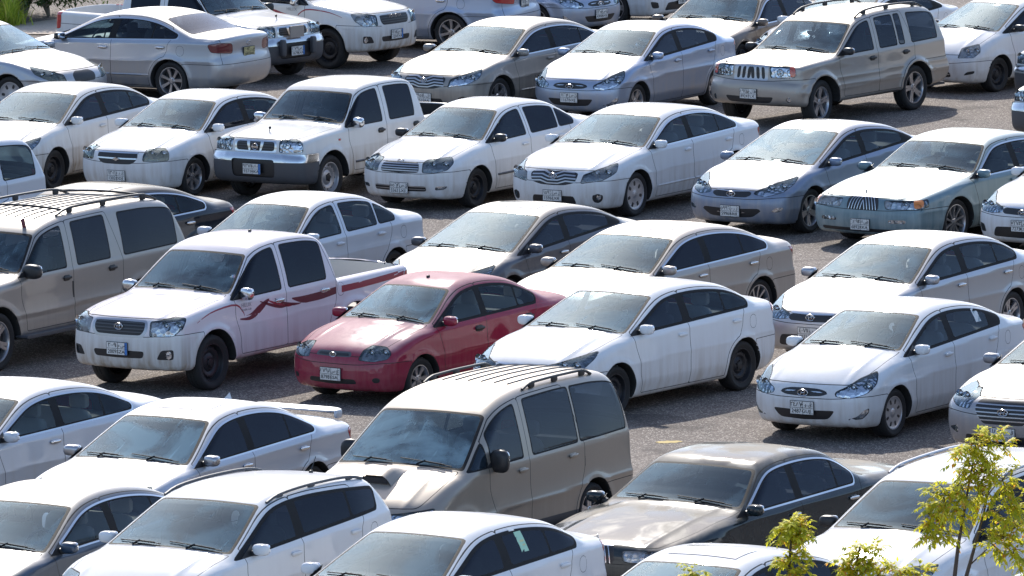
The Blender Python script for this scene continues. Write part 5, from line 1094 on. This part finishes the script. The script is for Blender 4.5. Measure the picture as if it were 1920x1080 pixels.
CARS = [
 ('pickup_truck', 'oldpick', (-4.29, 144.09, -41.7), PW2, 'white pickup with a bare metal sheet over its grille, behind the silver sedan boot', 'pickup truck', RA(glass='dark', wheel=ST, plate=('1679', 'RXA'), blue=True, extra=ex_guard, mirror='black', h=.034)),
 ('pickup_truck', 'pickup', (-2.65, 146.12, -36.8), PW2, 'white pickup with a black grille lettered TOYOTA and black wheels ringed in white', 'pickup truck', RA(glass='dark', wheel=ST, plate=('1254', 'TXA'), blue=True, emblem=('word', .91), sur=0, extra=ex_swoosh_far, mirror='chrome', handle='chrome', lens=LENSD)),
 ('sedan_car', 'execsed', (-3.13, 150.28, 154.0), PSB, 'blue silver sedan showing a red tail light and rear alloy wheel at the top edge', 'car', RA(wheel=A7_, glass='mid', handle='chrome', rplate=('6183', 'HBR'), h=.036)),
 ('sedan_car', 'hatchlet', (1.06, 151.0, -40.5), PSB, 'small silver blue sedan showing only its front end at the top edge', 'car', RA(wheel=A5_, plate=('4305', 'NXB'), h=.036)),
 ('sedan_car', 'corolla', (2.38, 153.26, -32.4), PW, 'white car showing only its lower bumper and fog light at the top edge', 'car', RA(wheel=A5_, plate=('7318', 'KDA'), h=.036)),
 ('sedan_car', 'fullsed', (3.17, 142.55, -120.5), PBR, 'dusty brown full size sedan between the silver sedan and the tan off-roader', 'car', RA(wheel=A6_, mirror='body', glass='mid', int='dark', h=.034)),
 ('sedan_car', 'elan', (5.17, 141.95, -125.), PW, 'white sedan showing only its rear quarter behind the tan off-roader roof', 'car', RA(glass='mid', h=.036)),
 ('sedan_car', 'oldfam', (-7.80, 139.27, -34.9), PS, 'silver sedan with yellowed lights facing right, cut off by the left edge near the top', 'car', RA(wheel=C7_, lens=LENSY, refl=DREFL, int='grey', emblem=None)),
 ('sedan_car', 'famsed', (-7.58, 142.82, 147.5), PS, 'silver sedan seen from behind with smoked tail lights', 'car', RA(wheel=A7_, handle='chrome', int='grey', glass=('clear', 'mid'), rplate=('2093', 'SRB'), rpm=simple('yellowed_plate', (.50, .44, .22), .6), mirror='black', tlm=simple('smoked_tail_lens', (.13, .02, .03), .1, Coat_Weight=1.), moldm=PS, extra=ex_camry_rear)),
 ('sedan_car', 'famsed', (-.86, 137.65, -125.5), PG, 'warm grey sedan with its front window wound down, behind the white pickup bed', 'car', RA(wheel=A5_, glass=('mid', 'mid'), int='dark', ws='clear', plate=('3951', 'LRA'), lens=LENS, moldm=PG)),
 ('sedan_car', 'hatchlet', (1.41, 136.81, -121.3), PSB, 'blue silver small sedan with plate 1167, left of the tan off-roader', 'car', RA(wheel=A5_, glass=('mid', 'mid'), ws='dusty', dash='beige', plate=('1167', 'NXJ'), refl=REFL)),
 ('off_roader', 'jeep', (4.36, 135.67, -127.1), paint('tan_silver_paint', (.34, .31, .28), .6, .4, .2, coat=.8, crough=.16), 'tan silver off-roader with a seven slot grille and black roof rails', 'off-roader', RA(wheel=A5_, glass='mid', ws='dark', mirror='black', handle='flat', plate=('8924', 'TLX'), int='dark', rails=(BLACK, .05, .66, -1.35, -3.3), steer=6)),
 ('small_car', 'yar', (7.60, 140.42, -129.5), PW, 'white small car with black door mirrors and no wheel covers, behind the tan off-roader tail', 'car', RA(wheel=ST, mirror='black', glass='dark', ws='dusty', lens=LENSD)),
 ('pickup_truck', 'oldpick', (9.39, 137.04, -125.), PW2, 'white pickup corner at the right edge beside the white car with black mirrors', 'pickup truck', RA(wheel=ST, h=.036)),
 ('pickup_truck', 'oldpick', (8.99, 131.25, -125.), PS, 'silver pickup bumper corner at the right edge below a white pickup corner', 'pickup truck', RA(wheel=ST, h=.036)),
 ('sedan_car', 'corolla', (-7.72, 128.05, -119.), PW2, 'white sedan with mud splashed flanks and black steel wheels at the left edge', 'car', RA(wheel=ST, glass=('mid', 'clear'), int='dark', dash='beige', lens=LENS)),
 ('sedan_car', 'compact', (-5.48, 127.04, -123.3), PW, 'white sedan with a bowtie badge on its split black grille', 'car', RA(wheel=A6_, int='dark', plate=('1302', 'DDJ'), lens=LENSY, refl=DREFL, glass=('mid', 'clear'))),
 ('pickup_truck', 'oldpick', (-3.40, 126.27, -123.3), PW2, 'white double cab pickup with a chrome bumper and plate 9371', 'pickup truck', RA(wheel=('steel', 2), glass='dark', mirror='chrome', handle='flat', plate=('9371', 'HKA'), blue=True, extra=ex_ornament, int='dark', bedm=simple('black_bed_liner', (.015, .016, .018), .6), ws='clear', moldm=DARKP)),
 ('sedan_car', 'oldcor', (-1.17, 125.01, -124.0), PW, 'white sedan with a glossy black door mirror and plate 5562', 'car', RA(wheel=ST, mirror='black', glass=('mid', 'dark'), dash='beige', plate=('5562', 'LXJ'), lens=LENSD, refl=DREFL, int='dark', ws='clear')),
 ('sedan_car', 'famsed', (1.13, 123.61, -122.8), PW, 'white sedan with a wide v shaped chrome grille and a bent black plate holder', 'car', RA(wheel=C7_, glass=('clear', 'clear'), plate=('1596', 'LXR'), lens=LENSD, refl=DREFL, int='grey', moldm=PW, dark3=0)),
 ('sedan_car', 'elan', (3.66, 121.26, -124.1), PGB, 'blue grey sedan with plate 5996 and chrome ten spoke wheels', 'car', RA(wheel=A5_, glass=('clear', 'clear'), ws='dusty', dash='grey', plate=('5996', 'RRB'), int='grey', lens=LENS, handle='body', sunroof=1)),
 ('sedan_car', 'fullsed', (5.62, 119.58, -126.5), PT, 'weathered teal full size sedan with an upright chrome grille', 'car', RA(wheel=A10_, glass=('clear', 'clear'), int='dark', plate=('6892', 'XKA'), lens=LENSD, refl=REFL, dash='grey', ply=-.02, plz=.36)),
 ('sedan_car', 'corolla', (7.75, 118.3, -124.), PW, 'white sedan nose entering the right edge beside the teal sedan', 'car', RA(wheel=A5_, plate=('7273', 'KXD'))),
 ('off_roader', 'jeep', (-9.47, 117.54, -125.), PWG, 'pale silver off-roader tail with a red lamp and dark side window at the left edge', 'off-roader', RA(wheel=A5_, glass='clear', h=.036, int='dark')),
 ('sedan_car', 'execsed', (-6.78, 114.25, -128.), PCH, 'charcoal sedan with an arched roof, behind the long pewter wagon', 'car', RA(wheel=A5_, glass='clear', sunroof=1, int='beige', handle='chrome')),
 ('family_wagon', 'bigsuv', (-7.47, 107.82, -121.5), paint('pewter_paint', (.31, .29, .27), .6, .4, .35, coat=.7, crough=.16), 'long pewter wagon with a ribbed roof and black roof rails', 'off-roader', RA(wheel=A5_, glass=('clear', 'dark'), ws='dark', mirror='black', handle='flat', int='dark', dark3=1, rails=(BLACK, .06, .70, -1.75, -4.1), ribs=(-1.5, -4.2, np.linspace(-.52, .52, 8)), msize=(.075, .15, .095), bars=(-1.95, -3.9), extra=ex_flag)),
 ('sedan_car', 'oldcor', (-3.73, 112.94, -123.5), PWG, 'pale silver sedan behind the white pickup with maroon stripes', 'car', RA(wheel=ST, glass='clear', int='grey', dash='grey', bodyB=0, moldm=PWG)),
 ('sedan_car', 'elan', (-.75, 111.47, -122.5), PDG, 'dark grey sedan with a dusty hood, behind the red sedan', 'car', RA(wheel=A5_, glass='mid', int='dark', sunroof=1, dash='grey', handle='chrome')),
 ('sedan_car', 'execsed', (.94, 108.69, -126.), PB, 'beige sedan with chrome framed windows, behind a white sedan with black wheels', 'car', RA(wheel=A10_, glass='dark', ws='clear', handle='chrome', int='dark', dash='beige', sunroof=1, tlm=REDL)),
 ('sedan_car', 'corolla', (4.34, 107.23, -124.2), PS, 'silver sedan with a dark grille, behind the white sedan with plate 2487', 'car', RA(wheel=A5_, glass=('clear', 'clear'), handle='chrome', int='grey', dash='grey', plate=('4071', 'LBA'), emblem=('rings', .655))),
 ('pickup_truck', 'pickup', (-4.50, 105.77, -124.3), PPW, 'white double cab pickup with a maroon swoosh along its side', 'pickup truck', RA(wheel=ST, glass='dark', mirror='chrome', handle='chrome', plate=('2009', 'SZA'), blue=True, lens=LENSD, extra=ex_swoosh, bedm=BEDW, int='dark', dash='grey', antenna=(-2.0, 0, .03), bumperm=PW2)),
 ('sedan_car', 'smallred', (-1.79, 104.39, -127.5), PR, 'dark red sedan with a hood bleached by dust', 'car', RA(wheel=A7_, glass='clear', plate=('8798', 'ESA'), lens=LENSD, refl=DREFL, int='beige', dash='grey', ws='dusty', handle='flat', antenna=(-1.2, 0, .03), plz=.40)),
 ('sedan_car', 'corolla', (.59, 102.87, -126.9), PW, 'white sedan with black steel wheels, behind the champagne van', 'car', RA(wheel=ST, glass=('mid', 'clear'), int='grey', dash='beige', lens=LENS, refl=DREFL)),
 ('sedan_car', 'hatchlet', (3.92, 100.68, -122.5), PW, 'white small sedan with plate 2487', 'car', RA(wheel=C8_, glass=('clear', 'clear'), int='grey', dash='beige', plate=('2487', 'GUJ'), extra=ex_e4, ws='clear')),
 ('sedan_car', 'newsed', (6.27, 98.71, -122.3), PSG, 'grey sedan with a wide ribbed grille at the right edge above the sapling', 'car', RA(wheel=A5_, glass='mid', int='dark', plate=('1851', 'GBD'), mirror='body', ws='clear', dash='beige')),
 ('sedan_car', 'famsed', (-6.83, 94.5, -126.), PWG, 'silvery white sedan with chrome handles, at the left edge behind the navy sedan', 'car', RA(wheel=A5_, glass=('clear', 'clear'), handle='chrome', int='beige', dash='beige', moldm=PWG)),
 ('sedan_car', 'oldfam', (-4.48, 92.46, -122.1), paint('ivory_silver_paint', (.52, .55, .60), .35, .4, .25, coat=1.), 'pale silver sedan with a rear wing, dark side windows and a sunroof', 'car', RA(wheel=A5_, glass='dark', handle='chrome', int='grey', dash='grey', spoiler=1, sunroof=1, fin=1, ws='dusty', mirror='silver', moldm=PS)),
 ('passenger_van', 'van', (-1.33, 90.71, -121.), PCG, 'champagne van with black roof rails and a hood scoop', 'van', RA(wheel=A5_, glass='mid', mirror='black', msize=(.06, .12, .13), ws='dusty', int='grey', dash='beige', rails=(BLACK, .05, .70, -1.7, -3.2), ribs=(-1.75, -3.5, np.linspace(-.42, .42, 6)), extra=ex_scoop, mdx=.05)),
 ('sedan_car', 'fullsed', (1.38, 88.49, -124.7), PDK, 'dark green full size sedan with a blotched hood and chrome window frames', 'car', RA(wheel=A10_, glass='mid', int='dark', dash='dark', ws='dark', handle='chrome', mirror='body', lens=LENSD)),
 ('crossover', 'bigcross', (3.80, 85.47, -121.), PW, 'white crossover with silver roof rails and black mirrors, behind the leafy sapling', 'crossover', RA(wheel=A5_, glass='dark', ws='dark', mirror='black', int='dark', dash='dark', rails=(SILVERP, .03, .68, -1.3, -3.3))),
 ('sedan_car', 'execsed', (-5.78, 86.3, -120.), PNV, 'navy blue sedan with chrome framed windows, in the bottom left corner', 'car', RA(wheel=A5_, glass=('clear', 'clear'), int='beige', dash='beige', ws='clear', handle='chrome')),
 ('crossover', 'suv', (-3.76, 85.18, -122.3), PW, 'white crossover with black roof rails and a short antenna, right of the navy sedan', 'crossover', RA(wheel=A5_, glass=('mid', 'dark'), int='dark', dash='dark', ws='clear', rails=(DARKP, .02, .70, -1.2, -3.0), antenna=(-2.85, .1, .16))),
 ('sedan_car', 'corolla', (-1.60, 83.74, -122.4), PW, 'white sedan with a green sticker on its dark rear window', 'car', RA(wheel=A5_, glass='dark', int='dark', dash='beige', ws='clear', extra=ex_g3)),
 ('sedan_car', 'elan', (1.10, 81.60, -122.5), PW, 'white sedan with a sunroof, at the bottom edge behind the small saplings', 'car', RA(wheel=A5_, glass='dark', int='dark', sunroof=1, ws='dusty', moldm=PW)),
 ('sedan_car', 'execsed', (4.55, 79.6, -123.), PW, 'white car showing only part of its roof in the bottom right corner', 'car', RA(wheel=A5_, glass='dark', int='dark')),
]
# ---------------------------------------------------------------- leaves
def leafmat(name, a, b, c):
    m, nt, p, o = newmat(name); nt.nodes.remove(p)
    g = nd(nt, 'ShaderNodeNewGeometry').outputs['Random Per Island']; cr = nd(nt, 'ShaderNodeValToRGB', {0: g}); e = cr.color_ramp
    e.elements[0].color = (*a, 1); e.elements[1].color = (*c, 1); e.elements[1].position = .97; x = e.elements.new(.6); x.color = (*b, 1)
    x = e.elements.new(.9); x.color = (*b, 1)
    d = nd(nt, 'ShaderNodeBsdfDiffuse', {0: cr.outputs[0]}).outputs[0]; t = nd(nt, 'ShaderNodeBsdfTranslucent', {0: cr.outputs[0]}).outputs[0]; gl = nd(nt, 'ShaderNodeBsdfGlossy', {0: (.5, .5, .4, 1), 1: .5}).outputs[0]
    s1 = nd(nt, 'ShaderNodeMixShader', {0: .5, 1: d, 2: t}).outputs[0]; s2 = nd(nt, 'ShaderNodeMixShader', {0: .07, 1: s1, 2: gl}).outputs[0]; nt.links.new(s2, o.inputs[0]); return m
LEAF = leafmat('sapling_leaves', (.36, .42, .025), (.82, .76, .05), (.80, .36, .06)); BARK = simple('bark', (.10, .075, .06), .9); DLEAF = leafmat('shrub_leaves', (.03, .06, .018), (.07, .12, .03), (.12, .15, .04)); GRASS = leafmat('grass_blades', (.30, .42, .04), (.55, .62, .07), (.60, .55, .14))
def leaflet(V, F, p, d, up, L, W):
    d = d.normalized(); n = d.cross(up).normalized(); u = n.cross(d); o = len(V)
    for t, wd, dr in ((0, .05, 0), (.35, 1., -.04), (.75, .62, -.12), (1, 0, -.24)):
        c = p + d * L * t + u * L * dr
        if wd > 0: V.append(c + n * W * wd); V.append(c - n * W * wd)
        else: V.append(c)
    F += [(o, o + 2, o + 3, o + 1), (o + 2, o + 4, o + 5, o + 3), (o + 4, o + 6, o + 5)]
def frond(V, F, p, d, L, rnd, ll=.064):
    """a feather leaf: curved stalk with paired leaflets"""
    up = Vector((0, 0, 1)); d = d.normalized(); k = 7
    for i in range(k):
        t = (i + .7) / k; q = p + d * L * t + Vector((0, 0, -.35 * L * t * t)); tg = (d + Vector((0, 0, -.7 * t))).normalized(); n = tg.cross(up)
        if n.length < .1: n = Vector((1, 0, 0))
        n.normalize()
        for sg in (-1, 1):
            dd = (tg * .75 + n * sg + Vector((rnd.uniform(-.2, .2), rnd.uniform(-.2, .2), rnd.uniform(-.75, .45)))); s = ll * rnd.uniform(.75, 1.15) * (1 - .25 * abs(t - .5))
            leaflet(V, F, q, dd, up, s, s * .22)
    leaflet(V, F, p + d * L + Vector((0, 0, -.35 * L)), (d + Vector((0, 0, -.8))), up, ll, ll * .17)
def sapling(name, label, base_px, Yd, stems, clumps, seed, ll=.064):
    """stems: lists of photo pixels from bottom to top; clumps: (px, py, radius in px, number of feather leaves)"""
    rnd = random.Random(seed); root = bpy.data.objects.new(name, None); col.objects.link(root)
    b0 = at(*base_px, Y=Yd); root.location = (b0.x, b0.y, 0); tag(root, label, 'tree', 'saplings in front of the cars'); inv = Vector((b0.x, b0.y, 0)); sc_ = Yd / FPX
    b = MB()
    for st in stems:
        pts = [at(q_[0], q_[1], Y=Yd + q_[2]) for q_ in st]; r0 = st[0][3] if len(st[0]) > 3 else .012
        if st is stems[0] or st[0][1] >= 1075: pts = [Vector((b0.x + (pts[0].x - b0.x) * .3, b0.y, -.02))] + pts
        b.tube([p - inv for p in pts], [.026 - (.026 - .006) * i / (len(pts) - 1) if r0 == .012 else r0 * (1 - .7 * i / (len(pts) - 1)) for i in range(len(pts))], 6)
    V, F = [], []
    for cx, cy, cr, n in clumps:
        c = at(cx, cy, Y=Yd) - inv; r = cr * sc_
        for i in range(int(n * 1.9)):
            while True:
                o = Vector((rnd.uniform(-1, 1), rnd.uniform(-1, 1), rnd.uniform(-1, 1)))
                if o.length < 1: break
            p = c + Vector((o.x * r, o.y * r * .9, o.z * r)) * .85; d = (o + Vector((rnd.uniform(-.5, .5), rnd.uniform(-.5, .5), rnd.uniform(-.1, .7))))
            frond(V, F, p - d.normalized() * .05, d, rnd.uniform(.13, .20), rnd, ll)
            if i % 3 == 0: b.tube([c, p], [.004, .0025], 4, False)
    link('trunk', b.mesh('trunk', [BARK], 60), root)
    me = bpy.data.meshes.new('crown'); me.from_pydata([tuple(v) for v in V], [], F); me.materials.append(LEAF); me.polygons.foreach_set('use_smooth', [True] * len(F)); link('crown', me, root)
sapling('young_tree', 'tall yellow green sapling with two dark stems in front of the white crossover', (1800, 1080), 75., [[(1790, 1080, 0), (1797, 1020, 0), (1806, 970, .05), (1818, 900, .05), (1830, 840, 0)], [(1812, 1080, .1), (1826, 1030, .1), (1845, 960, .1), (1858, 900, .1)], [(1818, 1060, .1, .008), (1850, 1030, .1), (1880, 1010, .1)], [(1806, 975, .05, .007), (1780, 930, 0), (1755, 900, 0)]],
  [(1830, 830, 34, 15), (1862, 822, 26, 8), (1880, 842, 16, 4), (1815, 868, 40, 15), (1850, 880, 40, 15), (1800, 905, 38, 12), (1770, 930, 36, 14), (1745, 965, 30, 12), (1758, 1000, 28, 10), (1790, 955, 34, 10), (1835, 925, 42, 16), (1880, 900, 34, 13), (1900, 940, 28, 10), (1870, 960, 34, 12), (1905, 985, 18, 5), (1880, 1005, 26, 9), (1900, 1030, 22, 8), (1860, 1020, 22, 6), (1915, 1055, 16, 4)], 4)
sapling('young_tree', 'narrow yellow green sapling with an orange tip in front of the dark green sedan', (1480, 1080), 77., [[(1478, 1080, 0), (1482, 1030, 0), (1486, 975, 0)]], [(1484, 982, 20, 9), (1502, 990, 22, 10), (1465, 988, 16, 5), (1486, 1010, 26, 12), (1482, 1040, 28, 13), (1478, 1070, 28, 12), (1500, 1080, 20, 6)], 7)
sapling('young_tree', 'low bushy sapling in front of the white hood, left of the tall one', (1620, 1080), 77.5, [[(1605, 1080, 0), (1608, 1045, 0), (1612, 1025, 0)], [(1690, 1085, 0, .008), (1700, 1065, 0)]], [(1612, 1035, 26, 13), (1590, 1055, 24, 11), (1630, 1055, 28, 13), (1600, 1078, 26, 10), (1645, 1080, 24, 9), (1690, 1075, 26, 11), (1725, 1078, 24, 9), (1640, 1032, 14, 4)], 9)
sapling('young_tree', 'tip of a small sapling at the bottom edge over the white car windscreen', (1302, 1080), 77.5, [[(1302, 1090, 0), (1302, 1075, 0)]], [(1298, 1074, 14, 6), (1312, 1080, 12, 4)], 12)
# ---------------------------------------------------------------- verge in the far corner
rnd = random.Random(5)
vz = sheet('verge', -22, -7.5, 159.5, 175, .015, ground_mat('verge_soil', (.16, .12, .085), (.24, .18, .13), .3), 1)
pale = ground_mat('pale_paving', (.42, .34, .27), (.50, .42, .34), .3)
p0, p1, p2, p3 = at(20, 66), at(112, 66), at(112, 37), at(30, 47)
me = bpy.data.meshes.new('path'); me.from_pydata([(p.x, p.y, .02) for p in (p0, p1, p2, p3)], [], [(0, 1, 2, 3)]); me.materials.append(pale); tag(link('path', me), kind='structure')
V, F = [], []
for i in range(900):
    px = rnd.gauss(14, 13); py = rnd.uniform(40, 50); p = at(px, py); h = rnd.uniform(.18, .55) * (1.3 if 12 < px < 30 else .8); a = rnd.uniform(0, 6.28); l = rnd.uniform(.05, .25); d = Vector((math.cos(a) * l, math.sin(a) * l, h)); n = Vector((-math.sin(a), math.cos(a), 0)) * .012; o = len(V)
    V += [p - n, p + n, p + d * .55 - n * .8, p + d * .55 + n * .8, p + d + Vector((d.x, d.y, -.06))]; F += [(o, o + 1, o + 3, o + 2), (o + 2, o + 3, o + 4)]
me = bpy.data.meshes.new('grass'); me.from_pydata([tuple(v) for v in V], [], F); me.materials.append(GRASS); tag(link('grass', me), 'bright green grass tuft growing on the verge', 'grass', kind='stuff')
for i, (px, py, wd, hh, lab) in enumerate(((6, 30, 1.5, 2.0, 'dark shrub behind the bright grass in the far corner'), (46, 32, 1.4, 2.1, 'dark shrub beside the paving in the far corner, between two others'), (92, 30, 1.4, 2.2, 'dark shrub with pale stems next to the pickup bed'))):
    p = at(px, py); root = bpy.data.objects.new('shrub', None); col.objects.link(root); root.location = (p.x, p.y, 0); tag(root, lab, 'shrub', 'shrubs on the verge')
    b = MB(); V, F = [], []
    for k in range(9):
        a = rnd.uniform(0, 6.28); e = Vector((math.cos(a) * wd * .5, math.sin(a) * wd * .5, hh * rnd.uniform(.6, 1))); b.tube([Vector((0, 0, -.02)), e * .5 + Vector((0, 0, .1)), e], [.03, .018, .008], 5)
    for k in range(3600):
        o = Vector((rnd.gauss(0, .40), rnd.gauss(0, .40), 0)) * wd; z = rnd.uniform(.12, 1) * hh; leaflet(V, F, o * (1.1 - .4 * z / hh) + Vector((0, 0, z)), Vector((rnd.uniform(-1, 1), rnd.uniform(-1, 1), rnd.uniform(-.6, .9))), Vector((0, 0, 1)), rnd.uniform(.08, .16), .022)
    link('stem', b.mesh('stem', [simple('pale_stems', (.28, .25, .2), .9)], 60), root); me = bpy.data.meshes.new('foliage'); me.from_pydata([tuple(v) for v in V], [], F); me.materials.append(DLEAF); link('foliage', me, root)
for name, tn, pos, P, lab, cat, o in CARS:
    vehicle(name, tn, pos, lab, cat, P, o)

# things lying on dashboards and hanging behind windscreens
for (i_, lx, ly, hw_, m_, nm_, lab_) in ((36, -.24, -.38, .13, PAPER, 'paper_sheet', 'white paper lying on the dashboard of the sedan with the rear wing'),
        (21, -.22, .10, .12, PAPER, 'paper_sheet', 'white paper lying on the dashboard of the weathered teal sedan'),
        (37, -.26, -.30, .10, simple('blue_cloth', (.06, .30, .42), .8), 'cloth', 'crumpled blue cloth lying on the dashboard of the champagne van')):
    name, tn, (x_, y_, a_), P, l_, c_, o_ = CARS[i_]; s_ = KIND[tn][0]; a_ = R(a_)
    b = MB(); b.sbox((0, 0, 0), (.07, hw_, .006 if nm_ == 'paper_sheet' else .03), .5, None, 14, 7)
    q = link(nm_, b.mesh(nm_, [m_], 50)); cx_, cy_ = s_.cowl[0] + lx, ly
    q.location = (x_ + math.cos(a_) * cx_ - math.sin(a_) * cy_, y_ + math.sin(a_) * cx_ + math.cos(a_) * cy_, s_.cowl[1] - .065); q.rotation_euler = (0, 0, a_ + .3); tag(q, lab_, nm_.replace('_sheet', ''))
